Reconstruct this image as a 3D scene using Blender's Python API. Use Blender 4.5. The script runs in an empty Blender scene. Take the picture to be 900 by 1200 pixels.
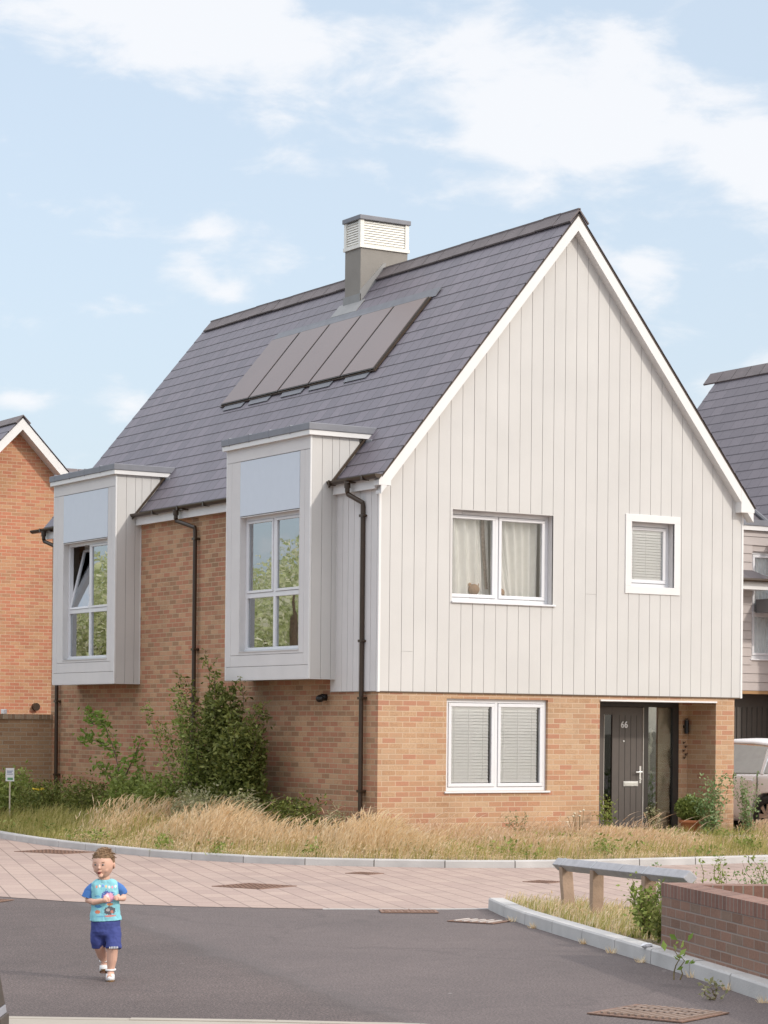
import bpy, bmesh, math, random
import numpy as np
from mathutils import Vector, Matrix
random.seed(7); RNG = np.random.default_rng(11)
R = math.radians
sc = bpy.context.scene; col = sc.collection

# ------------------------------------------------------------------ camera
cd = bpy.data.cameras.new('camera'); cam = bpy.data.objects.new('camera', cd); col.objects.link(cam); sc.camera = cam
YAW, ROLL, PITCH = 0.5510, 0.0095, 0.0037
fw = Vector((math.sin(YAW)*math.cos(PITCH), math.cos(YAW)*math.cos(PITCH), math.sin(PITCH)))
rt = Vector((math.cos(YAW), -math.sin(YAW), 0)); up = rt.cross(fw)
c_, s_ = math.cos(ROLL), math.sin(ROLL)
X_ = rt*c_ + up*s_; Y_ = up*c_ - rt*s_
M = Matrix((X_, Y_, -fw)).transposed().to_4x4(); M.translation = Vector((-17.0245, -27.7369, 1.8073))
cam.matrix_world = M
cd.sensor_width = 36; cd.lens = 2754.21/1200*36
cd.shift_x = (450-443.84)/1200; cd.shift_y = (841.14-600)/1200
cd.clip_end = 3000; cd.clip_start = 0.5

# ------------------------------------------------------------------ light
SUN = Vector((0.5, -1.0, 0.75)).normalized()
EL = math.asin(SUN.z); ROT = math.atan2(SUN.x, SUN.y)
w = bpy.data.worlds.new('World'); sc.world = w; w.use_nodes = True
nt = w.node_tree; nt.nodes.clear()
def N(t, typ, **kw):
    n = t.nodes.new(typ)
    for k, v in kw.items(): setattr(n, k, v)
    return n
def L(t, a, b): t.links.new(a, b)
out = N(nt, 'ShaderNodeOutputWorld'); bg = N(nt, 'ShaderNodeBackground'); bg.inputs[1].default_value = 0.15
sky = N(nt, 'ShaderNodeTexSky', sky_type='NISHITA', sun_disc=False, sun_elevation=EL, sun_rotation=ROT)
sky.air_density = 1.0; sky.dust_density = 3.5; sky.ozone_density = 1.2; sky.altitude = 50
tc = N(nt, 'ShaderNodeTexCoord')
def wm(op, a, b=None, c=None):
    n = N(nt, 'ShaderNodeMath', operation=op)
    for i, v in enumerate((a, b, c)):
        if v is None: continue
        if hasattr(v, 'is_output') or isinstance(v, bpy.types.NodeSocket): L(nt, v, n.inputs[i])
        else: n.inputs[i].default_value = v
    return n.outputs[0]
sx = N(nt, 'ShaderNodeSeparateXYZ'); L(nt, tc.outputs['Generated'], sx.inputs[0])
az = wm('ARCTAN2', sx.outputs[0], sx.outputs[1]); el = wm('ARCSINE', sx.outputs[2])
nz = N(nt, 'ShaderNodeTexNoise'); nz.inputs['Scale'].default_value = 22; nz.inputs['Detail'].default_value = 9; nz.inputs['Roughness'].default_value = .58; nz.inputs['Distortion'].default_value = .25
mp = N(nt, 'ShaderNodeMapping'); mp.inputs['Scale'].default_value = (1, 1, 2.3); L(nt, tc.outputs['Generated'], mp.inputs[0]); L(nt, mp.outputs[0], nz.inputs['Vector'])
# clouds: (azimuth, elevation, half widths, weight), all in radians of sky
clouds = [(.47, .300, .05, .022, .35), (.63, .262, .06, .028, .3), (.58, .215, .06, .02, .18), (.71, .235, .02, .012, .5), (.665, .188, .018, .011, .5), (.475, .19, .022, .014, .35), (.43, .298, .05, .022, .95), (.485, .280, .035, .022, .9), (.53, .275, .028, .016, .5), (.60, .262, .045, .024, 1.0), (.645, .245, .026, .022, .95), (.655, .278, .02, .014, .7), (.70, .242, .022, .012, 1.1), (.725, .225, .03, .014, .9),
          (.468, .192, .012, .007, .8), (.484, .182, .010, .005, .75), (.478, .207, .010, .006, .5), (.505, .196, .012, .010, .5), (.66, .192, .013, .009, .8), (.67, .180, .010, .005, .6), (.445, .134, .011, .008, .95), (.40, .134, .012, .005, .7), (.714, .152, .010, .007, 1.05), (.69, .145, .01, .006, .5),
          (.2, .3, .12, .06, .8), (.9, .3, .12, .05, .9), (1.1, .2, .1, .04, .8), (0., .15, .12, .03, .8), (-.5, .3, .2, .08, .9), (-.4, .14, .1, .03, .9), (3.3, .3, .3, .1, .9), (2.2, .5, .3, .2, .9)]
tot = None
for a0, e0, wa, we, k in clouds:
    da = wm('DIVIDE', wm('SUBTRACT', az, a0), wa); de = wm('DIVIDE', wm('SUBTRACT', el, e0), we)
    q = wm('ADD', wm('MULTIPLY', da, da), wm('MULTIPLY', de, de))
    g = wm('MULTIPLY', wm('EXPONENT', wm('MULTIPLY', q, -.8)), k)
    tot = g if tot is None else wm('ADD', tot, g)
dens = wm('ADD', tot, wm('MULTIPLY', wm('SUBTRACT', nz.outputs[0], .5), 3.0))
mr = N(nt, 'ShaderNodeMapRange', interpolation_type='SMOOTHSTEP'); mr.inputs['From Min'].default_value = .22; mr.inputs['From Max'].default_value = 1.15
mr.inputs['To Max'].default_value = .80; L(nt, dens, mr.inputs['Value'])
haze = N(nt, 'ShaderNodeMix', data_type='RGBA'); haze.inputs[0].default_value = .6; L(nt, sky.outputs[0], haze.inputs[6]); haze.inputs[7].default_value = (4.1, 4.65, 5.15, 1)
mixc = N(nt, 'ShaderNodeMix', data_type='RGBA'); L(nt, mr.outputs[0], mixc.inputs[0]); L(nt, haze.outputs[2], mixc.inputs[6]); mixc.inputs[7].default_value = (5.0, 5.0, 5.1, 1)
# bright veil added to the unseen upper sky to lift the fill light
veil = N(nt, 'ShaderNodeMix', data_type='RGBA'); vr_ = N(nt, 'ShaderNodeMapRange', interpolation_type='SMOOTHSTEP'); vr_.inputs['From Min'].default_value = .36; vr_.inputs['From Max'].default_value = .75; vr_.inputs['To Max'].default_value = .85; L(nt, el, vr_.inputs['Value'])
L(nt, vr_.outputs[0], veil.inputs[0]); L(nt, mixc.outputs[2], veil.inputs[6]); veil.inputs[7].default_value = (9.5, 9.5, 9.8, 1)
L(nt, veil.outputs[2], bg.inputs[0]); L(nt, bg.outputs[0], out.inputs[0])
sl_ = bpy.data.lights.new('sun', 'SUN'); so = bpy.data.objects.new('sun', sl_); col.objects.link(so)
sl_.energy = 1.5; sl_.angle = R(2.5); sl_.color = (1, .94, .855)
so.rotation_euler = SUN.to_track_quat('Z', 'Y').to_euler()
vs = sc.view_settings; vs.view_transform = 'Standard'; vs.look = 'None'; vs.gamma = 1; vs.use_curve_mapping = False
vs.exposure = 0.41
sc.render.engine = 'CYCLES'; sc.render.resolution_x = 768; sc.render.resolution_y = 1024

# ------------------------------------------------------------------ materials
MATS = {}
def mat(name, color=(.5, .5, .5), rough=.6, var=.08, scale=8, bump=0, bscale=60, metal=0, spec=.5, trans=0):
    """principled material with slight colour unevenness and optional bump"""
    if name in MATS: return MATS[name]
    m = bpy.data.materials.new(name); m.use_nodes = True; t = m.node_tree; b = t.nodes['Principled BSDF']
    b.inputs['Roughness'].default_value = rough; b.inputs['Metallic'].default_value = metal; b.inputs['Specular IOR Level'].default_value = spec
    g = N(t, 'ShaderNodeNewGeometry'); n = N(t, 'ShaderNodeTexNoise'); n.inputs['Scale'].default_value = scale; n.inputs['Detail'].default_value = 6
    tcn = N(t, 'ShaderNodeTexCoord'); L(t, tcn.outputs['Object'], n.inputs['Vector'])
    mx = N(t, 'ShaderNodeMix', data_type='RGBA'); L(t, n.outputs[0], mx.inputs[0])
    mx.inputs[6].default_value = (*[c*(1-var*1.6) for c in color], 1); mx.inputs[7].default_value = (*[min(1, c*(1+var*1.6)) for c in color], 1)
    L(t, mx.outputs[2], b.inputs['Base Color'])
    if bump:
        n2 = N(t, 'ShaderNodeTexNoise'); n2.inputs['Scale'].default_value = bscale; n2.inputs['Detail'].default_value = 4; L(t, tcn.outputs['Object'], n2.inputs['Vector'])
        bp = N(t, 'ShaderNodeBump'); bp.inputs['Strength'].default_value = bump; bp.inputs['Distance'].default_value = .01
        L(t, n2.outputs[0], bp.inputs['Height']); L(t, bp.outputs[0], b.inputs['Normal'])
    MATS[name] = m; return m
def M_(t, op, a, b=None, c=None):
    n = N(t, 'ShaderNodeMath', operation=op)
    for i, v in enumerate((a, b, c)):
        if v is None: continue
        if isinstance(v, bpy.types.NodeSocket): L(t, v, n.inputs[i])
        else: n.inputs[i].default_value = v
    return n.outputs[0]
def ramp(t, fac, stops, const=False):
    r = N(t, 'ShaderNodeValToRGB'); cr = r.color_ramp
    if const: cr.interpolation = 'CONSTANT'
    cr.elements[0].position = stops[0][0]; cr.elements[0].color = (*stops[0][1], 1)
    cr.elements[1].position = stops[1][0]; cr.elements[1].color = (*stops[1][1], 1)
    for p, c in stops[2:]:
        e = cr.elements.new(p); e.color = (*c, 1)
    L(t, fac, r.inputs[0]); return r.outputs[0]
def mixrgb(t, f, a, b, mode='MIX'):
    n = N(t, 'ShaderNodeMix', data_type='RGBA', blend_type=mode)
    for i, v in ((0, f), (6, a), (7, b)):
        if isinstance(v, bpy.types.NodeSocket): L(t, v, n.inputs[i])
        elif i == 0: n.inputs[i].default_value = v
        else: n.inputs[i].default_value = (*v, 1)
    return n.outputs[2]
def noise(t, vec, scale, detail=4, rough=.5):
    n = N(t, 'ShaderNodeTexNoise'); n.inputs['Scale'].default_value = scale; n.inputs['Detail'].default_value = detail; n.inputs['Roughness'].default_value = rough
    if vec is not None: L(t, vec, n.inputs['Vector'])
    return n.outputs[0]
def tiles(name, stops, joint, bw, rh, jw, mode='wall', rough=.85, shift=.5, bump=.5, patch=.15, rot=0, rowvar=0, stain=None, spec=.4):
    """brick / slate / paving pattern in real metres.  mode wall: u = x+y, v = z ; ground: rotated xy ; slope: u = y, v = z"""
    if name in MATS: return MATS[name]
    m = bpy.data.materials.new(name); m.use_nodes = True; t = m.node_tree; b = t.nodes['Principled BSDF']
    b.inputs['Roughness'].default_value = rough; b.inputs['Specular IOR Level'].default_value = spec
    g = N(t, 'ShaderNodeNewGeometry'); s = N(t, 'ShaderNodeSeparateXYZ'); L(t, g.outputs['Position'], s.inputs[0])
    if mode == 'wall': u = M_(t, 'ADD', s.outputs[0], s.outputs[1]); v = s.outputs[2]
    elif mode == 'slope': u = s.outputs[1]; v = s.outputs[2]
    elif mode == 'slopex': u = s.outputs[0]; v = s.outputs[2]
    else:
        ca, sa = math.cos(rot), math.sin(rot)
        u = M_(t, 'ADD', M_(t, 'MULTIPLY', s.outputs[0], ca), M_(t, 'MULTIPLY', s.outputs[1], sa))
        v = M_(t, 'ADD', M_(t, 'MULTIPLY', s.outputs[0], -sa), M_(t, 'MULTIPLY', s.outputs[1], ca))
    vr = M_(t, 'DIVIDE', v, rh); row = M_(t, 'FLOOR', vr); fv = M_(t, 'SUBTRACT', vr, row)
    off = M_(t, 'MULTIPLY', M_(t, 'FLOORED_MODULO', row, 2.0), shift)
    if rowvar:
        wn0 = N(t, 'ShaderNodeTexWhiteNoise', noise_dimensions='1D'); L(t, row, wn0.inputs['W']); off = M_(t, 'ADD', off, M_(t, 'MULTIPLY', wn0.outputs[0], rowvar))
    ur = M_(t, 'ADD', M_(t, 'DIVIDE', u, bw), off); cl = M_(t, 'FLOOR', ur); fu = M_(t, 'SUBTRACT', ur, cl)
    cx = N(t, 'ShaderNodeCombineXYZ'); L(t, cl, cx.inputs[0]); L(t, row, cx.inputs[1])
    wn = N(t, 'ShaderNodeTexWhiteNoise', noise_dimensions='3D'); L(t, cx.outputs[0], wn.inputs['Vector'])
    n1 = noise(t, g.outputs['Position'], 1.1, 5); n2 = noise(t, g.outputs['Position'], 38, 5, .7)
    rnd = M_(t, 'ADD', M_(t, 'MULTIPLY', wn.outputs[0], 1-patch), M_(t, 'MULTIPLY', M_(t, 'ADD', M_(t, 'MULTIPLY', n1, .5), M_(t, 'MULTIPLY', n2, .5)), patch))
    c = ramp(t, rnd, stops)
    c = mixrgb(t, .28, c, ramp(t, n2, [(.3, (.3, .28, .27)), (.7, (1.12, 1.1, 1.08))]), 'MULTIPLY')
    if mode == 'wall':
        nl = noise(t, g.outputs['Position'], .55, 8, .65); c = mixrgb(t, .8, c, ramp(t, nl, [(.32, (.72, .70, .68)), (.5, (1, 1, 1)), (.68, (1.12, 1.08, 1.05))]), 'MULTIPLY')
    if stain:
        ns = noise(t, g.outputs['Position'], .7, 7, .6)
        c = mixrgb(t, ramp(t, ns, [(.5, (0, 0, 0)), (.75, (.6, .6, .6))]), c, stain)
    du = M_(t, 'MINIMUM', fu, M_(t, 'SUBTRACT', 1.0, fu)); dv = M_(t, 'MINIMUM', fv, M_(t, 'SUBTRACT', 1.0, fv))
    wob = M_(t, 'MULTIPLY', M_(t, 'SUBTRACT', n2, .5), .004)
    d = M_(t, 'ADD', M_(t, 'MINIMUM', M_(t, 'MULTIPLY', du, bw), M_(t, 'MULTIPLY', dv, rh)), wob)
    mr_ = N(t, 'ShaderNodeMapRange'); mr_.inputs['From Min'].default_value = jw*.35; mr_.inputs['From Max'].default_value = jw*.75; L(t, d, mr_.inputs['Value'])
    jc = mixrgb(t, n1, tuple(x*.8 for x in joint), tuple(min(1, x*1.15) for x in joint))
    L(t, mixrgb(t, mr_.outputs[0], jc, c), b.inputs['Base Color'])
    if bump:
        bp = N(t, 'ShaderNodeBump'); bp.inputs['Strength'].default_value = bump; bp.inputs['Distance'].default_value = .004
        L(t, M_(t, 'ADD', mr_.outputs[0], M_(t, 'MULTIPLY', n2, .6)), bp.inputs['Height']); L(t, bp.outputs[0], b.inputs['Normal'])
    MATS[name] = m; return m
def leafmat(name, stops, transl=.35, rough=.55, uneven=.35):
    if name in MATS: return MATS[name]
    m = bpy.data.materials.new(name); m.use_nodes = True; t = m.node_tree; b = t.nodes['Principled BSDF']; o = t.nodes['Material Output']
    g = N(t, 'ShaderNodeNewGeometry'); c = ramp(t, g.outputs['Random Per Island'], stops)
    n1 = noise(t, g.outputs['Position'], 1.7, 3)
    c = mixrgb(t, uneven, c, ramp(t, n1, [(.3, (.55, .6, .5)), (.7, (1, 1, 1))]), 'MULTIPLY')
    L(t, c, b.inputs['Base Color']); b.inputs['Roughness'].default_value = rough; b.inputs['Specular IOR Level'].default_value = .25
    tr = N(t, 'ShaderNodeBsdfTranslucent'); L(t, c, tr.inputs[0]); ms = N(t, 'ShaderNodeMixShader'); ms.inputs[0].default_value = transl
    L(t, b.outputs[0], ms.inputs[1]); L(t, tr.outputs[0], ms.inputs[2]); L(t, ms.outputs[0], o.inputs[0])
    MATS[name] = m; return m
def glassmat(name, tint=(.85, .9, .88), base=.10, ior=1.7):
    if name in MATS: return MATS[name]
    m = bpy.data.materials.new(name); m.use_nodes = True; t = m.node_tree; t.nodes.remove(t.nodes['Principled BSDF']); o = t.nodes['Material Output']
    tr = N(t, 'ShaderNodeBsdfTransparent'); tr.inputs[0].default_value = (*tint, 1); gl = N(t, 'ShaderNodeBsdfGlossy'); gl.inputs['Roughness'].default_value = .01
    gl.inputs[0].default_value = (.95, .97, 1, 1)
    f = N(t, 'ShaderNodeFresnel'); f.inputs[0].default_value = ior; n = noise(t, None, 1.5, 2)
    tcn = N(t, 'ShaderNodeTexCoord'); L(t, tcn.outputs['Object'], t.nodes[-1].inputs['Vector'] if False else [x for x in t.nodes if x.type == 'TEX_NOISE'][0].inputs['Vector'])
    bp = N(t, 'ShaderNodeBump'); bp.inputs['Strength'].default_value = .06; bp.inputs['Distance'].default_value = .02; L(t, n, bp.inputs['Height']); L(t, bp.outputs[0], gl.inputs['Normal'])
    ms = N(t, 'ShaderNodeMixShader'); L(t, M_(t, 'ADD', f.outputs[0], base), ms.inputs[0]); L(t, tr.outputs[0], ms.inputs[1]); L(t, gl.outputs[0], ms.inputs[2]); L(t, ms.outputs[0], o.inputs[0])
    MATS[name] = m; return m

buff = [(.0, (0.284, 0.176, 0.099)), (.12, (0.385, 0.209, 0.116)), (.3, (0.468, 0.285, 0.166)), (.45, (0.519, 0.352, 0.223)), (.6, (0.468, 0.268, 0.158)), (.74, (0.451, 0.218, 0.140)), (.86, (0.301, 0.226, 0.149)), (1., (0.502, 0.335, 0.215))]
side = [(0., (.27, .15, .08)), (.2, (.42, .22, .12)), (.38, (.52, .32, .19)), (.52, (.46, .20, .12)), (.68, (.34, .21, .12)), (.82, (.48, .17, .10)), (1., (.56, .37, .23))]
oran = [(0., (0.428, 0.165, 0.090)), (.2, (0.512, 0.252, 0.130)), (.4, (0.558, 0.310, 0.170)), (.55, (0.539, 0.204, 0.120)), (.7, (0.446, 0.252, 0.140)), (.85, (0.512, 0.175, 0.100)), (1., (0.577, 0.349, 0.200))]
BRICK = tiles('buff_brick', buff, (.54, .40, .28), .225, .075, .010, patch=.55)
BRICKS = tiles('mixed_brick', side, (.47, .35, .23), .225, .075, .010, patch=.6)
BRICKO = tiles('orange_brick', oran, (.56, .41, .28), .225, .075, .009, patch=.68)
BRICKG = tiles('weathered_brick', [(0., (.26, .15, .09)), (.3, (.38, .23, .13)), (.6, (.44, .29, .17)), (1., (.32, .19, .11))], (.42, .34, .25), .225, .075, .011, patch=.4)
BRICKP = tiles('dark_red_brick', [(0., (.17, .085, .06)), (.3, (.24, .115, .08)), (.6, (.29, .14, .10)), (.8, (.23, .13, .095)), (1., (.32, .145, .11))], (.30, .25, .21), .225, .075, .011, patch=.3)
HEADER = tiles('header_brick', [(0., (.19, .095, .07)), (.4, (.26, .125, .09)), (.7, (.31, .16, .12)), (1., (.25, .15, .115))], (.30, .25, .21), .0775, .3, .009, shift=0)
SLATE = tiles('slate', [(0., (0.127, 0.113, 0.137)), (.35, (0.151, 0.134, 0.160)), (.7, (0.169, 0.147, 0.175)), (1., (0.193, 0.167, 0.194))], (0.069, 0.058, 0.065), .27, .190, .013, mode='slope', rough=.5, patch=.35, bump=.3, spec=.5)
SLATEN = tiles('slate_neighbour', [(0., (0.120, 0.105, 0.125)), (.5, (0.141, 0.124, 0.144)), (1., (0.176, 0.153, 0.176))], (0.043, 0.039, 0.047), .34, .2, .008, mode='slope', rough=.5, patch=.4, bump=.3)
SLATEX = tiles('slate_crossway', [(0., (.10, .09, .10)), (.5, (.13, .118, .13)), (1., (.16, .145, .155))], (.06, .055, .06), .30, .18, .006, mode='slopex', rough=.5, patch=.4, bump=.3)
RIDGE = mat('ridge_tile_clay', (0.150, 0.125, 0.125), .7, .22, 3, .3, 40)
CLAD = mat('cladding_cream', (.565, .55, .53), .65, .055, 1.4, .15, 120)
CLADS = mat('cladding_cream_shaded', (.64, .62, .61), .65, .05, 2.5, .15, 120)  # cream cladding again, its colour lifted for the faces in shade
CLADN = mat('cladding_taupe', (.46, .41, .39), .65, .05, 2.5, .15, 120)
BACK = mat('cladding_gap', (.36, .34, .31), .9)
WHITE = mat('white_upvc', (.70, .70, .72), .35, .02)
WHITEP = mat('white_board', (.72, .71, .70), .5, .03, 5, .05)
PANEL = mat('pale_blue_panel', (.60, .65, .72), .5, .02)
LEAD = mat('lead_sheet', (.20, .205, .23), .5, .15, 4, .1, 20, spec=.5)
RENDER = mat('grey_render', (.27, .25, .225), .85, .08, 3, .3, 80)
DARKB = mat('dark_brown_plastic', (.045, .026, .014), .35, .2)
BLACK = mat('black_plastic', (.012, .011, .011), .4, .2)
DOOR = mat('dark_grey_door', (.095, .08, .072), .45, .06, 10, .05)
DFRAME = mat('dark_frame', (.035, .03, .027), .4, .1)
STEEL = mat('brushed_steel', (.75, .75, .74), .3, .04, metal=.9)
GLASS = glassmat('window_glass', tint=(1., 1., .99), base=.02, ior=1.5)
GLASSB = glassmat('bay_glass', base=.30, ior=1.9)
GLASSD = glassmat('dark_glass', (.35, .36, .33), .03, 1.5)
BLIND = mat('blind_slat', (.92, .92, .90), .6, .02)
CURTAIN = mat('curtain_cloth', (.93, .92, .88), .9, .05)
INTER = mat('interior_wall', (.42, .38, .32), .9, .05)
PANEL_S = mat('solar_absorber', (.15, .098, .085), .28, .05, 2, spec=.5)
SOFFIT = mat('brown_soffit', (.12, .08, .05), .7)

# ------------------------------------------------------------------ helpers
class MB:
    def __init__(s): s.v = []; s.f = []
    def add(s, vs, fs):
        o = len(s.v); s.v += [tuple(v) for v in vs]; s.f += [tuple(i+o for i in f) for f in fs]; return s
    def box(s, x0, x1, y0, y1, z0, z1):
        if x0 > x1: x0, x1 = x1, x0
        if y0 > y1: y0, y1 = y1, y0
        if z0 > z1: z0, z1 = z1, z0
        return s.add([(x0,y0,z0),(x1,y0,z0),(x1,y1,z0),(x0,y1,z0),(x0,y0,z1),(x1,y0,z1),(x1,y1,z1),(x0,y1,z1)],
                     [(0,3,2,1),(4,5,6,7),(0,1,5,4),(1,2,6,5),(2,3,7,6),(3,0,4,7)])
    def prism(s, poly, d):
        n = len(poly); d = Vector(d); a = [Vector(p) for p in poly]
        return s.add(a+[p+d for p in a], [tuple(range(n-1, -1, -1)), tuple(range(n, 2*n))]+[(i, (i+1)%n, n+(i+1)%n, n+i) for i in range(n)])
    def poly(s, pts): return s.add(pts, [tuple(range(len(pts)))])
    def tube(s, path, r, n=10, cap=True, sq=False):
        path = [Vector(p) for p in path]; rs = r if isinstance(r, (list, tuple)) else [r]*len(path); rings = []; prev = None
        for i, p in enumerate(path):
            d = (path[min(i+1, len(path)-1)]-path[max(i-1, 0)]).normalized()
            a = prev if prev is not None else (Vector((0,0,1)) if abs(d.z) < .9 else Vector((1,0,0)))
            u = (a-d*a.dot(d)).normalized(); v = d.cross(u); prev = u
            rings.append([p+(u*math.cos(2*math.pi*(k+.5*sq)/n)+v*math.sin(2*math.pi*(k+.5*sq)/n))*rs[i] for k in range(n)])
        vs = [q for rg in rings for q in rg]; fs = []
        for i in range(len(path)-1):
            for k in range(n): fs.append((i*n+k, i*n+(k+1)%n, (i+1)*n+(k+1)%n, (i+1)*n+k))
        if cap: fs += [tuple(range(n-1, -1, -1)), tuple(range((len(path)-1)*n, len(path)*n))]
        return s.add(vs, fs)
    def ell(s, c, r, nu=12, nv=8, fn=None):
        vs = []; fs = []
        for j in range(nv+1):
            th = math.pi*j/nv
            for i in range(nu):
                ph = 2*math.pi*i/nu; p = Vector((math.sin(th)*math.cos(ph), math.sin(th)*math.sin(ph), math.cos(th)))
                q = Vector((c[0]+r[0]*p.x, c[1]+r[1]*p.y, c[2]+r[2]*p.z)); vs.append(fn(q, p) if fn else q)
        for j in range(nv):
            for i in range(nu): fs.append((j*nu+i, (j+1)*nu+i, (j+1)*nu+(i+1)%nu, j*nu+(i+1)%nu))
        return s.add(vs, fs)
    def build(s, name, m, parent=None, smooth=False, bevel=0, fix=False):
        me = bpy.data.meshes.new(name); base = Vector(parent.location) if parent is not None and parent.get('_root') else Vector((0,0,0))
        if parent is not None and not parent.get('_root'):
            pp = parent
            while pp is not None and not pp.get('_root'): pp = pp.parent
            base = Vector(pp.location) if (pp is not None and pp.get('_world')) else Vector((0,0,0))
        elif parent is not None and not parent.get('_world'): base = Vector((0,0,0))
        me.from_pydata([tuple(Vector(v)-base) for v in s.v], [], s.f); me.materials.append(m)
        if fix:
            b = bmesh.new(); b.from_mesh(me); bmesh.ops.remove_doubles(b, verts=b.verts, dist=1e-5); bmesh.ops.recalc_face_normals(b, faces=b.faces); b.to_mesh(me); b.free()
        if smooth: me.polygons.foreach_set('use_smooth', [True]*len(me.polygons))
        o = bpy.data.objects.new(name, me); col.objects.link(o); o.parent = parent
        if bevel:
            bv = o.modifiers.new('bevel', 'BEVEL'); bv.width = bevel; bv.segments = 2; bv.limit_method = 'ANGLE'
        return o
def root(name, loc, label, cat, group=None, rz=0, world=True):
    """Empty at the thing's base. world=True: the children are given in world coordinates"""
    o = bpy.data.objects.new(name, None); col.objects.link(o); o.location = loc; o.rotation_euler = (0, 0, rz); o.empty_display_size = .2
    o['_root'] = 1
    if world: o['_world'] = 1
    tag(o, label, cat, group); return o
def tag(o, label, cat, group=None):
    o['label'] = label; o['category'] = cat
    if group: o['group'] = group
    return o
def struct(o): o['kind'] = 'structure'; return o
def npmesh(name, verts, faces_flat, nper, m, parent=None, loc=None):
    me = bpy.data.meshes.new(name); nv = len(verts); nf = len(faces_flat)//nper
    me.vertices.add(nv); me.vertices.foreach_set('co', np.ascontiguousarray(verts, dtype=np.float32).ravel())
    me.loops.add(len(faces_flat)); me.loops.foreach_set('vertex_index', np.ascontiguousarray(faces_flat, dtype=np.int32))
    me.polygons.add(nf); me.polygons.foreach_set('loop_start', np.arange(0, nf*nper, nper, dtype=np.int32)); me.polygons.foreach_set('loop_total', np.full(nf, nper, dtype=np.int32))
    me.materials.append(m); me.update(calc_edges=True); me.validate()
    o = bpy.data.objects.new(name, me); col.objects.link(o); o.parent = parent
    if loc is not None: o.location = loc
    return o
def leaves_np(pts, size, aspect=.45, droop=0., upb=.3):
    """leaf = folded rhombus (2 triangles sharing the midrib) at each point"""
    n = len(pts); d = RNG.normal(size=(n, 3)); d[:, 2] = d[:, 2]*.7+upb-droop; d /= np.linalg.norm(d, axis=1)[:, None]
    a = RNG.normal(size=(n, 3)); s = np.cross(d, a); s /= np.linalg.norm(s, axis=1)[:, None]; nn = np.cross(d, s)
    L_ = (size*RNG.uniform(.6, 1.3, n))[:, None]; W_ = L_*aspect*.5
    p0 = pts; p1 = pts+d*L_*.5+s*W_+nn*L_*.08; p2 = pts+d*L_; p3 = pts+d*L_*.5-s*W_+nn*L_*.08
    v = np.stack([p0, p1, p2, p3], 1).reshape(-1, 3); i = np.arange(n)*4
    f = np.stack([i, i+1, i+2, i, i+2, i+3], 1).ravel(); return v, f
def bend(poly_, m=0): return poly_

def wall_sheet(mb, axis, c, u0, u1, z0, z1, holes, depth, sign):
    """wall with holes. axis 'y': plane y=c, u = x; axis 'x': plane x=c, u = y. sign: direction of the reveal"""
    us = sorted({u0, u1, *[h[0] for h in holes], *[h[1] for h in holes]}); zs = sorted({z0, z1, *[h[2] for h in holes], *[h[3] for h in holes]})
    P3 = (lambda u, z, d=0: (u, c+d, z)) if axis == 'y' else (lambda u, z, d=0: (c+d, u, z))
    for i in range(len(us)-1):
        for j in range(len(zs)-1):
            um, zm = (us[i]+us[i+1])/2, (zs[j]+zs[j+1])/2
            if any(h[0] < um < h[1] and h[2] < zm < h[3] for h in holes): continue
            mb.poly([P3(us[i], zs[j]), P3(us[i+1], zs[j]), P3(us[i+1], zs[j+1]), P3(us[i], zs[j+1])])
    d = depth*sign
    for h in holes:
        a, b, e, f = h[:4]
        mb.poly([P3(a, e), P3(a, f), P3(a, f, d), P3(a, e, d)]); mb.poly([P3(b, e), P3(b, f), P3(b, f, d), P3(b, e, d)])
        mb.poly([P3(a, f), P3(b, f), P3(b, f, d), P3(a, f, d)]); mb.poly([P3(a, e), P3(b, e), P3(b, e, d), P3(a, e, d)])

def boards(mb, axis, c, u0, u1, zb, ztop, holes, pitch, gap, th, start=0., butt=.22, rnd=random.Random(3)):
    """vertical cladding boards proud of plane c by th towards -axis"""
    P3 = (lambda u, z, d: (u, c+d, z)) if axis == 'y' else (lambda u, z, d: (c+d, u, z))
    k = 0; u = u0-start
    while u < u1-1e-6:
        a = max(u, u0)+gap/2; b = min(u+pitch, u1)-gap/2; dth = th+rnd.uniform(-.0012, .0012)
        if b > a:
            cuts = sorted({a, b, *[x for h in holes for x in h[:2] if a < x < b]})
            jz = rnd.uniform(zb+.5, zb+5) if rnd.random() < butt else None
            for i in range(len(cuts)-1):
                p, q = cuts[i], cuts[i+1]; m_ = (p+q)/2; segs = [(zb, None)]
                hs = sorted([h for h in holes if h[0] < m_ < h[1]], key=lambda h: h[2])
                segs = []; lo = zb
                for h in hs: segs.append((lo, h[2])); lo = h[3]
                segs.append((lo, None))
                for lo, hi in segs:
                    tp, tq = (ztop(p), ztop(q)) if hi is None else (hi, hi)
                    parts = [(lo, lo, tp, tq)]
                    if jz and lo+.2 < jz < min(tp, tq)-.2: parts = [(lo, lo, jz-.0015, jz-.0015), (jz+.0015, jz+.0015, tp, tq)]
                    for lp, lq, hp, hq in parts:
                        if min(hp-lp, hq-lq) <= 0: continue
                        pl = [P3(p, lp, 0), P3(q, lq, 0), P3(q, hq, 0), P3(p, hp, 0)]
                        if axis == 'y': mb.prism(pl, (0, -dth, 0))
                        else: mb.prism(pl, (-dth, 0, 0))
        u += pitch; k += 1

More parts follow.
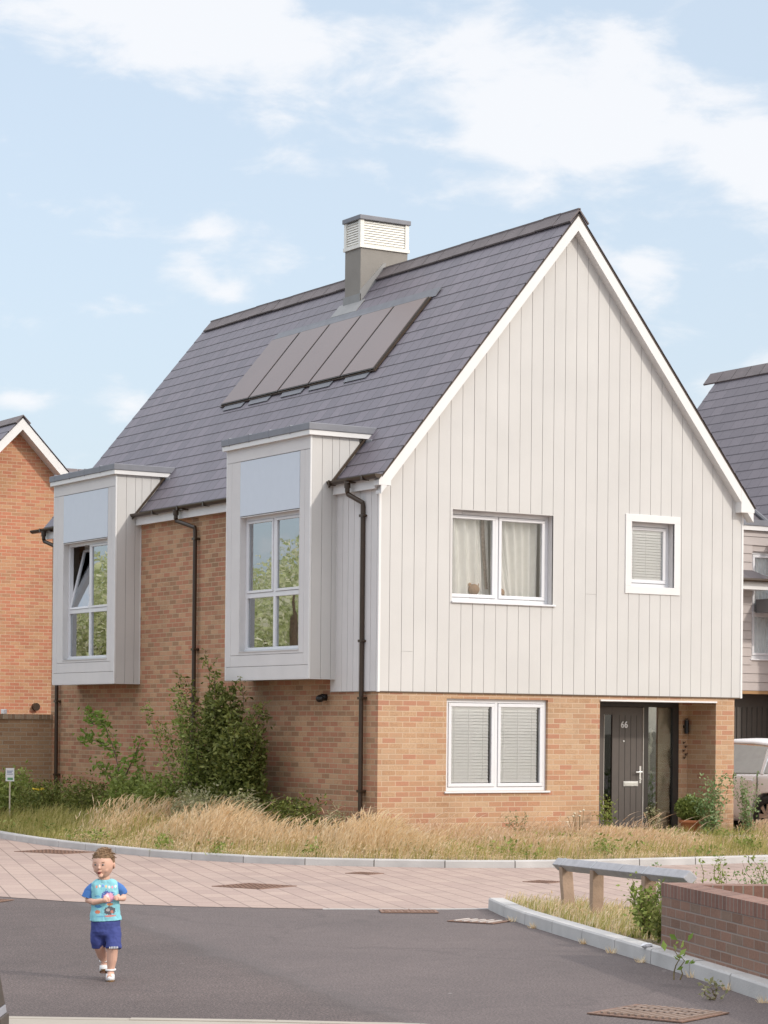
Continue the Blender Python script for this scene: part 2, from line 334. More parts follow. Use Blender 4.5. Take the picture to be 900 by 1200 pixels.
def window_y(parent, y, x0, x1, z0, z1, nx, fill, sill=True, glass=None, vent=False, fr=.055, ca=.05, label=None):
    """window in a wall facing -y. frame front at y. returns the window part"""
    f = MB(); D = .07
    f.box(x0, x1, y, y+D, z0, z0+fr); f.box(x0, x1, y, y+D, z1-fr, z1); f.box(x0, x0+fr, y, y+D, z0+fr, z1-fr); f.box(x1-fr, x1, y, y+D, z0+fr, z1-fr)
    mw = .05; W = (x1-x0-2*fr-(nx-1)*mw)/nx; cs = []
    for i in range(nx):
        a = x0+fr+i*(W+mw); cs.append((a, a+W))
        if i: f.box(a-mw, a, y, y+D, z0+fr, z1-fr)
    w_ = f.build('window', WHITE, parent, bevel=.004)
    if label: w_['label'] = label
    for (a, b) in cs:
        c = MB(); e = z0+fr+.006; g = z1-fr-.006; aa, bb = a+.006, b-.006; yc = y-.012
        c.box(aa, bb, yc, y+.05, e, e+ca); c.box(aa, bb, yc, y+.05, g-ca, g); c.box(aa, aa+ca, yc, y+.05, e+ca, g-ca); c.box(bb-ca, bb, yc, y+.05, e+ca, g-ca)
        c.build('casement', WHITE, w_, bevel=.006)
        MB().poly([(aa+ca, y+.014, e+ca), (bb-ca, y+.014, e+ca), (bb-ca, y+.014, g-ca), (aa+ca, y+.014, g-ca)]).build('pane', glass or GLASS, w_)
    if vent: MB().box(x0+.30, x0+.62, y-.022, y-.001, z1-.04, z1-.02).build('trickle_vent', WHITE, w_, bevel=.003)
    if sill: MB().box((x0-.03) if nx == 1 or x0 != w1[0]-.055 else w1[0]-.012, x1+.04, y-sill, y+.01, z0-.028, z0-.002).build('sill', WHITE, w_, bevel=.004)
    return w_, cs
def blind(parent, y, x0, x1, z0, z1, pitch=.045, skew=0):
    b = MB(); n = int((z1-z0)/pitch)
    for i in range(n):
        z = z0+.02+i*pitch; t = random.uniform(-.0008, .0008)
        b.add([(x0, y-.009, z-.002+t), (x1, y-.009, z-.002-t), (x1, y+.008, z+pitch-.003-t), (x0, y+.008, z+pitch-.003+t)], [(0, 1, 2, 3)])
    for k in (.14, .5, .86): xx = x0+(x1-x0)*k; b.box(xx-.0025, xx+.0025, y-.011, y-.009, z0, z1)
    b.box(x0, x1, y-.014, y+.014, z1-.03, z1); b.box(x0, x1, y-.012, y+.012, z0, z0+.02)
    return b.build('blind', BLIND, parent)
def curtain(parent, y, x0t, x1t, x0b, x1b, z0, z1, folds, amp=.03, name='curtain', m=None, pinch=0):
    vs = []; fs = []; nu, nv = folds*8, 14; ph = random.random()*6
    for j in range(nv+1):
        v = j/nv; z = z1+(z0-z1)*v; e = v**1.4
        a = x0t+(x0b-x0t)*e; b = x1t+(x1b-x1t)*e
        for i in range(nu+1):
            u = i/nu; vs.append((a+(b-a)*u, y+amp*math.sin(u*folds*2*math.pi+ph+.6*math.sin(3*v+u*5))*(1-.3*v)+.01*math.sin(9*u+3*v), z))
    for j in range(nv):
        for i in range(nu): k = j*(nu+1)+i; fs.append((k, k+1, k+nu+2, k+nu+1))
    return MB().add(vs, fs).build(name, m or CURTAIN, parent, smooth=True)

# ------------------------------------------------------------------ ground, road, kerbs
GROUND = mat('earth', (.10, .085, .055), .95, .3, 2, .5, 20)
def asphalt_mat():
    m = bpy.data.materials.new('asphalt'); m.use_nodes = True; t = m.node_tree; b = t.nodes['Principled BSDF']; g = N(t, 'ShaderNodeNewGeometry'); P_ = g.outputs['Position']
    a = noise(t, P_, 60, 5, .85); c = noise(t, P_, .5, 6, .6); d = noise(t, P_, 6, 5, .65); s = N(t, 'ShaderNodeSeparateXYZ'); L(t, P_, s.inputs[0])
    base = ramp(t, a, [(.36, (.030, .024, .023)), (.5, (.088, .068, .064)), (.64, (.25, .195, .18))])
    base = mixrgb(t, .55, base, ramp(t, c, [(.33, (.66, .64, .63)), (.67, (1.15, 1.12, 1.10))]), 'MULTIPLY')
    base = mixrgb(t, .3, base, ramp(t, d, [(.33, (.55, .53, .52)), (.67, (1.2, 1.2, 1.2))]), 'MULTIPLY')
    # resurfaced lane: the seam runs from the paving towards the near pavement, an old repair slightly darker along it
    ln = M_(t, 'ADD', M_(t, 'ADD', M_(t, 'MULTIPLY', s.outputs[0], 7.02), M_(t, 'MULTIPLY', s.outputs[1], -1.58)), 41.07)
    ln = M_(t, 'ADD', M_(t, 'DIVIDE', ln, 7.2), M_(t, 'MULTIPLY', M_(t, 'SUBTRACT', noise(t, P_, 1.2, 3), .5), .35))
    band = N(t, 'ShaderNodeMapRange', interpolation_type='SMOOTHSTEP'); band.inputs['From Min'].default_value = .25; band.inputs['From Max'].default_value = .0
    L(t, M_(t, 'ABSOLUTE', ln), band.inputs['Value'])
    side_ = N(t, 'ShaderNodeMapRange'); side_.inputs['From Min'].default_value = -.03; side_.inputs['From Max'].default_value = .03; L(t, ln, side_.inputs['Value'])
    base = mixrgb(t, M_(t, 'MULTIPLY', side_.outputs[0], .13), base, (.24, .21, .21))
    base = mixrgb(t, M_(t, 'MULTIPLY', band.outputs[0], .30), base, (.07, .062, .06))
    vo = N(t, 'ShaderNodeTexVoronoi'); vo.inputs['Scale'].default_value = 1.4; L(t, P_, vo.inputs['Vector'])
    sp = N(t, 'ShaderNodeMapRange'); sp.inputs['From Min'].default_value = .035; sp.inputs['From Max'].default_value = .02; L(t, vo.outputs['Distance'], sp.inputs['Value'])
    base = mixrgb(t, M_(t, 'MULTIPLY', sp.outputs[0], .5), base, (.42, .38, .36))
    vc = N(t, 'ShaderNodeTexVoronoi', feature='DISTANCE_TO_EDGE'); vc.inputs['Scale'].default_value = .32; wv = N(t, 'ShaderNodeVectorMath', operation='MULTIPLY_ADD'); nn_ = N(t, 'ShaderNodeTexNoise'); nn_.inputs['Scale'].default_value = 1.5; nn_.inputs['Detail'].default_value = 5; L(t, P_, nn_.inputs['Vector'])
    L(t, nn_.outputs['Color'], wv.inputs[0]); wv.inputs[1].default_value = (1.1, 1.1, 0); L(t, P_, wv.inputs[2]); L(t, wv.outputs[0], vc.inputs['Vector'])
    ck = N(t, 'ShaderNodeMapRange'); ck.inputs['From Min'].default_value = .010; ck.inputs['From Max'].default_value = .002; L(t, vc.outputs['Distance'], ck.inputs['Value'])
    base = mixrgb(t, M_(t, 'MULTIPLY', ck.outputs[0], M_(t, 'MULTIPLY', c, .5)), base, (.05, .04, .04))
    L(t, base, b.inputs['Base Color']); b.inputs['Roughness'].default_value = .85
    bp = N(t, 'ShaderNodeBump'); bp.inputs['Strength'].default_value = .5; bp.inputs['Distance'].default_value = .006; L(t, a, bp.inputs['Height']); L(t, bp.outputs[0], b.inputs['Normal'])
    return m
ASPH = asphalt_mat()
PAVE = tiles('block_paving', [(0., (.33, .245, .215)), (.35, (.40, .30, .26)), (.7, (.44, .335, .285)), (1., (.37, .285, .255))], (.19, .14, .12), .50, .25, .012, mode='ground', rot=R(71.2), patch=.45, rough=.9, bump=.4, shift=.5, rowvar=.3, stain=(.27, .21, .185))
SOILJ = mat('joint_dirt', (.10, .08, .055), .95, .3, 12)
CONC = mat('kerb_concrete', (.47, .455, .44), .85, .16, 3.0, .4, 60)
CONCL = mat('paving_slab_concrete', (.36, .32, .27), .85, .12, 1.5, .3, 70)
def sheet(name, pts, z, m): return struct(MB().poly([(x, y, z) for x, y in pts]).build(name, m))
sheet('ground', [(-900, -900), (900, -900), (900, 900), (-900, 900)], -.03, GROUND)
sheet('road', [(-60, -60), (40, -60), (40, 60), (-60, 60)], 0, ASPH)
edge = [(-9.2, 14), (-8.9, 6), (-8.6, 0), (-8.2, -3), (-7.58, -4.89), (-7.25, -5.7), (-6.83, -6.38), (-6.4, -6.88), (-5.87, -7.3), (-5.35, -7.7), (-4.82, -8.01), (-4.3, -8.22), (-3.78, -8.37)]
sheet('paving', edge+[(-1.5, -9.0), (14, -14), (40, -14), (40, -2.9), (4.5, -2.9), (0.6, -2.8), (-2, 0), (-2.6, 2.9), (-2.4, 14)], .004, PAVE)
def ribbon(mb, pts, w0, w1, z0, z1, seg=None, gap=.014, bev=.015, jit=.002):
    """kerb stones swept along a line; w0..w1 offsets to the left of the line"""
    P2 = [Vector((p[0], p[1])) for p in pts]; S = [0]
    for i in range(len(P2)-1): S.append(S[-1]+(P2[i+1]-P2[i]).length)
    def at(s):
        s = max(0, min(S[-1], s)); i = 0
        while i < len(S)-2 and S[i+1] < s: i += 1
        f = (s-S[i])/(S[i+1]-S[i]); d = (P2[i+1]-P2[i]).normalized(); return P2[i].lerp(P2[i+1], f), Vector((-d.y, d.x))
    n = max(1, round(S[-1]/(seg or .915))); ds = S[-1]/n
    for k in range(n):
        a, na = at(k*ds+gap/2); b, nb = at((k+1)*ds-gap/2); dz = random.uniform(-jit, jit); nn = ((na+nb)/2).normalized()
        q = lambda p, w_, z: (p.x+nn.x*w_, p.y+nn.y*w_, z)
        sgn = 1 if w1 > w0 else -1
        ring = lambda p: [q(p, w0, z0), q(p, w0+.004*sgn, z1-bev+dz), q(p, w0+bev*sgn, z1+dz), q(p, w1, z1+dz), q(p, w1, z0)]
        r1, r2 = ring(a), ring(b)
        mb.add(r1+r2, [(0, 1, 2, 3, 4), (9, 8, 7, 6, 5)]+[(i, i+5, (i+1)%5+5, (i+1)%5) for i in range(5)])
def smooth_line(pts, n=6):
    P2 = [Vector(p) for p in pts]; o = []
    for i in range(len(P2)-1):
        p0, p1, p2, p3 = P2[max(i-1, 0)], P2[i], P2[i+1], P2[min(i+2, len(P2)-1)]
        for k in range(n):
            t = k/n; o.append(tuple(.5*((2*p1)+(p2-p0)*t+(2*p0-5*p1+4*p2-p3)*t*t+(3*p1-p0-3*p2+p3)*t*t*t)))
    return o+[tuple(P2[-1])]
farkerb = smooth_line([(-2.1, 13), (-2.45, 9.5), (-2.85, 6.5), (-3.02, 4.5), (-3.03, 2.9), (-2.84, .74), (-2.27, -.86), (-1.62, -1.62), (-1.02, -2.15), (-.2, -2.70), (.95, -3.08), (2.4, -3.2), (4.3, -3.23), (9, -3.2), (14, -3.1)])
k = MB(); ribbon(k, edge[9:], 0, -.05, -.02, .008, bev=.002, jit=0); struct(k.build('edging', CONC, fix=True))
k = MB(); ribbon(k, farkerb, .010, .135, -.02, .088, gap=.0, jit=0, bev=.002); struct(k.build('kerb_bedding', SOILJ, fix=True))
k = MB(); ribbon(k, farkerb, 0, .14, -.02, .10); struct(k.build('kerb', CONC, fix=True))
nearkerb = smooth_line([(-3.86, -8.42), (-4.05, -8.85), (-4.45, -9.74), (-5.17, -11.75), (-5.98, -14.05), (-6.62, -15.72), (-7.6, -18.2), (-9.5, -22.5)])
k = MB(); ribbon(k, nearkerb, .010, .145, -.02, .103, gap=.0, seg=.915, jit=0, bev=.002); struct(k.build('kerb_bedding', SOILJ, fix=True))
k = MB(); ribbon(k, nearkerb, 0, .15, -.02, .115, seg=.915); struct(k.build('kerb', CONC, fix=True))
sheet('pavement', [(-11.43-8.26, -14.23+5.63), (-11.43, -14.23), (-9.4, -15.62), (-7.0, -20), (-16, -34), (-34, -22)], .006, CONCL)
k = MB(); ribbon(k, [(-11.43-8.26, -14.23+5.63), (-11.43, -14.23), (-9.4, -15.62), (-7.6, -18.9)], 0, -.10, -.02, .010, bev=.003); struct(k.build('kerb', CONCL, fix=True))
# planted bed in front of the house
inner = [Vector(p) for p in farkerb]; bed_in = []
for i, p in enumerate(inner):
    d = (inner[min(i+1, len(inner)-1)]-inner[max(i-1, 0)]).normalized(); bed_in.append((p.x-d.y*.13, p.y+d.x*.13))
def bed_z(x, y):
    """soil level: rises gently from the kerb to the wall"""
    d = min(math.hypot(x-a, y-b) for a, b in bed_in[::2]); return .07+min(d, 2.2)*.055
bm_ = bmesh.new(); grid = {}
bedpoly = bed_in+[(14, .2), (.02, .2), (.02, 13)]
def inside(x, y, poly_):
    r = False; j = len(poly_)-1
    for i in range(len(poly_)):
        xi, yi = poly_[i][:2]; xj, yj = poly_[j][:2]
        if (yi > y) != (yj > y) and x < (xj-xi)*(y-yi)/(yj-yi)+xi: r = not r
        j = i
    return r
b = MB(); inn2 = []
SOIL = mat('bed_soil', (.15, .115, .065), .95, .35, 6, .8, 30)
back = []
for (x, y) in bed_in:
    if y > 0 and x < 0: back.append((.03, y))
    elif x < 0: back.append((.03, .1) if y > -2 else (max(x, .03), .1))
    else: back.append((x, .9))
for i in range(len(bed_in)-1):
    a, c, d, e = bed_in[i], bed_in[i+1], back[i+1], back[i]
    for s in range(4):
        f0, f1 = s/4, (s+1)/4
        Lp = lambda p, q, f: (p[0]+(q[0]-p[0])*f, p[1]+(q[1]-p[1])*f)
        qd = [Lp(a, e, f0), Lp(c, d, f0), Lp(c, d, f1), Lp(a, e, f1)]
        b.poly([(x, y, .07+min(f_*2.2, 2.2)*.055) for (x, y), f_ in zip(qd, (f0, f0, f1, f1))])
struct(b.build('planting_bed', SOIL))
struct(MB().box(4.55, 6.35, -1.05, .68, -.02, .235).build('doorstep', CONCL))
struct(MB().poly([(6.6, -.2, .10), (16, -.2, .10), (16, 14, .10), (6.6, 14, .10)]).build('driveway', mat('driveway_blocks', (.25, .2, .18), .9, .15, 5, .4, 40)))

# ------------------------------------------------------------------ main house
W = 6.524; HX = W/2; ZC = 2.30; SL = 1.2108; ZR = 9.2885; LH = 11.22
HL = root('house', (3.2, 5.6, 0), 'large brick and cream clad house with solar panels and grey chimney, door number 66', 'house')
zroof = lambda x: ZR-abs(x-HX)*SL
w1 = (1.213, 2.961, 3.595, 4.887); w2 = (4.385, 5.19, 3.925, 4.885); w3 = (1.156, 2.912, .90, 2.212)
# walls
BF = .022     # brick face sits behind the cladding face
b = MB(); wall_sheet(b, 'y', BF, .02, 6.41, -.05, ZC, [w3, (3.85, 6.05, .10, 2.212)], .16, 1)
b.poly([(6.41, BF, -.05), (6.41, LH, -.05), (6.41, LH, ZC), (6.41, BF, ZC)])
b.poly([(.02, BF, -.05), (.02, LH, -.05), (.02, LH, 5.28), (.02, BF, 5.28)])
b.build('brick_wall', BRICK, HL)
b = MB(); b.poly([(.018, 0.6*0+BF, -.05), (.018, LH, -.05), (.018, LH, 5.28), (.018, BF, 5.28)]); b.poly([(.02, LH, -.05), (W-.1, LH, -.05), (W-.1, LH, 5.3), (.02, LH, 5.3)])
b.poly([(.02, LH, 5.3), (W-.1, LH, 5.3), (HX, LH, ZR-.1)])
b.build('side_wall', BRICKS, HL)
# recess lining (porch)
b = MB()
b.poly([(6.05, BF+.16, -.02), (6.05, .74, -.02), (6.05, .74, 2.212), (6.05, BF+.16, 2.212)]); b.build('porch_wall', BRICK, HL); b = MB()
b.poly([(3.85, BF+.16, -.02), (3.85, .74, -.02), (3.85, .74, 2.212), (3.85, BF+.16, 2.212)]); b.build('porch_wall', BRICK, HL); b = MB()
b.poly([(5.885, .70, .1), (6.05, .70, .1), (6.05, .70, 2.212), (5.885, .70, 2.212)]); b.poly([(5.885, .70, .1), (5.885, .78, .1), (5.885, .78, 2.212), (5.885, .70, 2.212)])
b.build('porch_wall', BRICK, HL, fix=True)
MB().box(3.80, 6.10, BF+.1, .80, 2.213, 2.25).build('porch_ceiling', WHITEP, HL)
MB().box(3.85, 6.05, -.006, .06, 2.212, 2.236).build('lintel_trim', WHITEP, HL)
# gable cladding
CT = .022
b = MB(); ztg = lambda x: zroof(x)-.06
boards(b, 'y', CT, 0, W, ZC, ztg, [w1, w2], .1983, .007, CT, start=.02)
b.build('gable_cladding', CLAD, HL)
b = MB()
for (a_, c_2) in ((0.03, HX), (HX, W-.03)):
    pass
us = sorted({.02, W-.02, HX, w1[0], w1[1], w2[0], w2[1]}); zs_ = lambda h: (h[2], h[3])
for i in range(len(us)-1):
    p, q = us[i], us[i+1]; m_ = (p+q)/2; lo = ZC-.02; segs = []
    for h in (w1, w2):
        if h[0] < m_ < h[1]: segs.append((lo, lo, h[2], h[2])); lo = h[3]
    segs.append((lo, lo, zroof(p)-.05, zroof(q)-.05))
    for l1, l2, h1, h2 in segs: b.poly([(p, CT+.004, l1), (q, CT+.004, l2), (q, CT+.004, h2), (p, CT+.004, h1)])
b.poly([(W-.02, CT, ZC-.02), (W-.02, LH, ZC-.02), (W-.02, LH, 5.25), (W-.02, CT, 5.25)]); b.poly([(6.35, CT, ZC-.01), (W-.02, CT, ZC-.01), (W-.02, LH, ZC-.01), (6.35, LH, ZC-.01)])
b.build('cladding_backing', BACK, HL)
b = MB()
for (x0, x1, z0, z1) in (w1, w2):
    d0, d1 = CT+.001, .17; e = .0
    b.box(x0-.012, x0, 0, d1, z0, z1); b.box(x1, x1+.012, .0, d1, z0, z1); b.box(x0-.012, x1+.012, .002, d1, z1, z1+.012); b.box(x0-.012, x1+.012, .002, d1, z0-.012, z0)
    b.build('window_reveal', CLADS, HL); b = MB()
# corner trims, base trim
MB().box(-.012, .026, -.012, .03, ZC-.01, 5.2).build('corner_trim', WHITEP, HL, bevel=.003); MB().box(W-.026, W+.012, -.012, .05, ZC-.01, 5.3).build('corner_trim', WHITEP, HL, bevel=.003)
MB().box(0, W, .004, .03, ZC-.018, ZC-.002).build('drip_bead', SOFFIT, HL)
# side strip of cladding at the front corner (x = 0, y 0 .. 1.28)
b = MB(); boards(b, 'x', .018, .03, 1.28, ZC, lambda u: 5.16, [], .155, .008, .036, start=0, butt=0); b.build('side_cladding', CLADS, HL)
MB().box(-.004, .0175, .03, 1.30, ZC-.01, 5.16).build('cladding_backing', BACK, HL)

# roof : courses of slates
ROOF = root
def slope_courses(mb, ya, yb, xe, sign, gauge=.190, lift=.012, zfun=None, xc=HX, ztop=ZR, sl=SL, cut=None):
    """courses from the eave xe up to the ridge; gauge measured vertically so that it agrees with the slate material"""
    ze = ztop-abs(xe-xc)*sl; n0 = math.floor(ze/gauge); z = ze
    k = n0+1
    while z < ztop-.001:
        zt_ = min(k*gauge, ztop); xa = xc+sign*(ztop-z)/sl; xb = xc+sign*(ztop-zt_)/sl
        nx_, nz_ = sign*sl/math.hypot(sl, 1), 1/math.hypot(sl, 1); l = lift
        A = (xa+nx_*(l+.013), z+nz_*(l+.013)); B = (xb+nx_*(l+.008), zt_+nz_*(l+.008)); A0 = (xa+nx_*.006, z+nz_*.006)
        mb.add([(A[0], ya, A[1]), (A[0], yb, A[1]), (B[0], yb, B[1]), (B[0], ya, B[1]), (A0[0], ya, A0[1]), (A0[0], yb, A0[1])],
               [(0, 1, 2, 3), (4, 5, 1, 0), (0, 3, 4), (1, 5, 2)])
        z = zt_; k += 1
YV0, YV1 = -.155, 11.50
b = MB(); slope_courses(b, YV0, YV1, -.075, -1, lift=.006); slope_courses(b, YV0, YV1, W+.13, 1, lift=.006)
rf = b.build('roof', SLATE, HL)
b = MB()   # roof deck, gives the verge its thickness
for sgn, xe in ((-1, -.055), (1, W+.11)):
    ze = zroof(xe); b.prism([(xe, YV0+.01, ze-.03), (HX, YV0+.01, ZR-.03), (HX, YV0+.01, ZR), (xe, YV0+.01, ze)], (0, YV1-YV0-.02, 0))
b.build('roof_deck', DARKB, rf)
# ridge tiles
b = MB(); y = YV0-.01; i = 0
while y < YV1-.2:
    y1 = min(y+.445, YV1); d = random.uniform(-.006, .006); e = .02 if i % 1 == 0 else 0
    for s in (-1, 1):
        o = s*.175; hx = HX
        b.prism([(hx, y, ZR+.075+d), (hx+o, y, ZR+.075+d-.175*SL*.93), (hx+o*.93, y, ZR+.055+d-.175*SL*.93), (hx, y, ZR+.045+d)], (0, y1-y-.012, 0))
    b.box(HX-.02, HX+.02, y, y1-.012, ZR+.05, ZR+.082+d); y = y1; i += 1
rdg = b.build('ridge_tiles', RIDGE, rf)
# barge boards
def barge(xa, sgn):
    b = MB(); hv = .245
    pts = [(HX, ZR-.002), (xa, zroof(xa)-.002), (xa, zroof(xa)-hv), (HX, ZR-hv)]
    b.prism([(x, -.14, z) for x, z in pts], (0, .030, 0)); b.prism([(x, -.11, z+.0) for x, z in [(HX, ZR-hv+.035), (xa, zroof(xa)-hv+.035), (xa, zroof(xa)-hv+.004), (HX, ZR-hv+.004)]], (0, .12, 0))
    if sgn < 0: b.prism([(-.10, -.143, 5.14), (.095, -.143, 5.14), (.095, -.143, zroof(.095)-.01), (-.10, -.143, zroof(-.10)-.01)], (0, .141, 0))
    else: b.prism([(6.375, -.143, 5.12), (6.635, -.143, 5.12), (6.635, -.143, zroof(6.635)-.01), (6.375, -.143, zroof(6.375)-.01)], (0, .141, 0))
    return b.build('bargeboard', WHITEP, HL)
barge(-.06, -1); barge(6.62, 1)
# eaves: fascia, gutter, downpipes
for y0, y1 in ((-.0, 1.14), (3.67, 7.58), (10.09, 11.3)):
    MB().box(-.085, -.055, y0 if y0 else -.002, y1, 5.10, 5.275).box(-.0545, .02, y0 if y0 else -.002, y1, 5.12, 5.135).build('fascia', WHITEP, HL)
def gutter(y0, y1):
    b = MB(); n = 10; vs = []; fs = []
    for y in (y0, y1):
        for rr in (.058, .050):
            for i in range(n+1):
                a = math.pi+math.pi*i/n; vs.append((-.140+rr*math.cos(a), y, 5.285+rr*math.sin(a)*1.0))
    m = n+1
    for i in range(n):
        fs += [(i, i+1, 2*m+i+1, 2*m+i), (m+i+1, m+i, 3*m+i, 3*m+i+1)]
    fs += [(0, 2*m, 3*m, m), (n, m+n, 3*m+n, 2*m+n)]; b.add(vs, fs)
    for yy, s in ((y0, 0), (y1, 2*m)):
        b.add([vs[s+i] for i in range(m)], [tuple(range(m))])
    yy = y0+.35
    while yy < y1: b.box(-.200, -.09, yy-.02, yy+.02, 5.220, 5.228); b.box(-.204, -.196, yy-.02, yy+.02, 5.220, 5.295); yy += .9
    b.box(-.204, -.09, (y0+y1)/2-.045, (y0+y1)/2+.045, 5.214, 5.226)
    return b.build('gutter', DARKB, HL)
gutter(-.19, 1.27); gutter(3.70, 7.70); gutter(10.05, 11.75)
def downpipe(yo, yw, zb, ztop=5.2):
    b = MB(); b.tube([(-.165, yo, ztop+.03), (-.165, yo, ztop-.10), (-.15, yo-.01*0, ztop-.14), (-.055, yw, ztop-.27), (-.05, yw, ztop-.32), (-.05, yw, zb)], .034, 12)
    b.tube([(-.165, yo, ztop+.04), (-.165, yo, ztop-.05)], .045, 12)
    d = b.build('downpipe', DARKB, HL, smooth=False)
    for z in (4.75, 3.0, 2.2, .9):
        if z > zb+.1: MB().box(-.088, .018, yw-.048, yw+.048, z-.018, z+.018).tube([(-.085, yw-.055, z), (-.02, yw-.055, z)], .014, 8).build('pipe_clip', DARKB, d)
downpipe(.60, .36, .1); downpipe(5.95, 5.49, .15); downpipe(11.2, 10.82, .15)

# gable windows
WB = HL
win, cs = window_y(HL, .13, w1[0]-.055, *w1[1:], 2, None, sill=.16, vent=True, label='wide upstairs window with pale curtains')
for (a, c, bt) in ((1.20, 1.92, 1), (2.12, 2.90, 2)): pass
curtain(win, .29, 1.17, 1.84, 1.17, 1.95, w1[2], w1[3]+.1, 4, .05)
curtain(win, .31, 2.10, 2.92, 2.22, 2.90, w1[2], w1[3]+.1, 6, .05)
curtain(win, .31, 1.80, 2.0, 1.85, 2.05, w1[2], w1[3]+.1, 3, .02)
curtain(win, .23, 2.04, 2.16, 2.16, 2.42, w1[2], w1[3]+.1, 3, .02)
NET = mat('net_curtain', (.30, .24, .2), .9, .5, 25); curtain(win, .25, 1.85, 1.91, 1.95, 1.99, w1[2]+.2, w1[3]+.1, 2, .01, m=NET)
MB().box(w1[0]-.1, w1[1]+.1, .20, .48, w1[2]-.03, w1[2]+.02).build('window_board', WHITE, win)
win, cs = window_y(HL, .13, *w2, 1, None, sill=.12, label='small square upstairs window in a white surround')
for a, c in cs: blind(win, .166, a+.03, c-.05, w2[2]+.1, w2[3]-.1, .042)
b = MB(); x0, x1, z0, z1 = 4.272, 5.302, 3.816, 4.993
b.box(x0, x1, -.016, .006, z0, w2[2]+.0); b.box(x0, x1, -.016, .006, w2[3], z1); b.box(x0, w2[0], -.016, .006, w2[2], w2[3]); b.box(w2[1], x1, -.016, .006, w2[2], w2[3]); b.build('surround', WHITEP, win, bevel=.003)
win, cs = window_y(HL, .07, *w3, 2, None, sill=.075, label='ground floor window with closed white blinds')
for a, c in cs: blind(win, .106, a+.03, c-.085, w3[2]+.12, w3[3]-.11, .045)
# rooms behind the gable windows
b = MB()
for (x0, x1, z0, z1, y1) in ((.3, 3.4, 2.6, 5.05, 3.0), (3.6, 6.2, 2.6, 5.05, 2.2), (.3, 3.6, .15, 2.28, 3.)):
    y0 = .60 if z0 > 2 and x0 < 1 else .25
    b.poly([(x0, y1, z0), (x1, y1, z0), (x1, y1, z1), (x0, y1, z1)]); b.poly([(x0, y0, z0), (x0, y1, z0), (x0, y1, z1), (x0, y0, z1)]); b.poly([(x1, y0, z0), (x1, y1, z0), (x1, y1, z1), (x1, y0, z1)])
    b.poly([(x0, y0, z0), (x1, y0, z0), (x1, y1, z0), (x0, y1, z0)]); b.poly([(x0, y0, z1), (x1, y0, z1), (x1, y1, z1), (x0, y1, z1)])
b.build('room_lining', INTER, HL)
# soft toys on the upstairs window board
TOY = mat('tan_plush', (.50, .33, .22), .95, .15, 20, .6, 150)
for i, (x, s, lb) in enumerate(((1.76, .085, 'round tan soft toy on the window board, left of the window post'), (2.215, .07, 'tan soft toy peeping out right of the window post'))):
    t_ = root('soft_toy', (x, .27, w1[2]+.02), lb, 'soft toy', world=False)
    MB().ell((0, 0, s*.75), (s*.75, s*.7, s*.78), 14, 10).build('torso', TOY, t_, smooth=True)
    MB().ell((0, -.01, s*2.0), (s, s*.9, s*.92), 16, 12).ell((-s*.75, 0, s*2.8), (s*.33, s*.2, s*.33), 10, 8).ell((s*.75, 0, s*2.8), (s*.33, s*.2, s*.33), 10, 8).ell((0, -s*.8, s*1.8), (s*.35, s*.3, s*.28), 10, 8).build('head', TOY, t_, smooth=True)

# front door set
dz0, dz1 = .235, 2.212; DY = .715
dr = MB(); dr.box(3.87, 5.885, DY, DY+.07, dz1-.07, dz1); dr.box(4.18, 4.26, DY, DY+.07, dz0, dz1-.07); dr.box(5.20, 5.30, DY, DY+.07, dz0, dz1-.07); dr.box(5.78, 5.885, DY-.004, DY+.07, dz0, dz1-.07)
dr.box(3.87, 3.95, DY, DY+.07, dz0, dz1-.07); dr.box(5.30, 5.78, DY, DY+.07, dz0, dz0+.06); dr.box(3.95, 4.18, DY, DY+.07, dz0, dz0+.06)
fd = dr.build('front_door', DFRAME, HL)
MB().box(4.265, 4.46, DY+.012, DY+.055, dz0, dz1-.075).box(4.62, 5.195, DY+.012, DY+.055, dz0, dz1-.075).box(4.46, 4.62, DY+.012, DY+.055, dz0, .42).box(4.46, 4.62, DY+.012, DY+.055, 2.02, dz1-.075).build('door_leaf', DOOR, fd, bevel=.003)
b = MB()
for i in range(1, 5): x = 4.64+i*.11; b.box(x-.0025, x+.0025, DY+.008, DY+.0115, dz0+.1, dz1-.2)
b.build('panel_groove', DFRAME, fd)
MB().box(4.455, 4.463, DY+.004, DY+.03, .42, 2.02).box(5.196, 5.206, DY-.006, DY+.02, dz0, dz1-.08).build('edge_trim', mat('pale_trim', (.55, .52, .48), .4), fd)
MB().box(4.46, 4.62, DY+.03, DY+.036, .42, 2.02).build('glazing_strip', GLASSD, fd)
MB().box(5.30, 5.78, DY+.03, DY+.036, dz0+.06, dz1-.07).build('sidelight_pane', glassmat('sidelight_glass', (.9, .9, .85), .04, 1.6), fd)
MB().box(3.95, 4.18, DY+.03, DY+.036, dz0+.06, dz1-.07).build('sidelight_pane', GLASSD, fd)
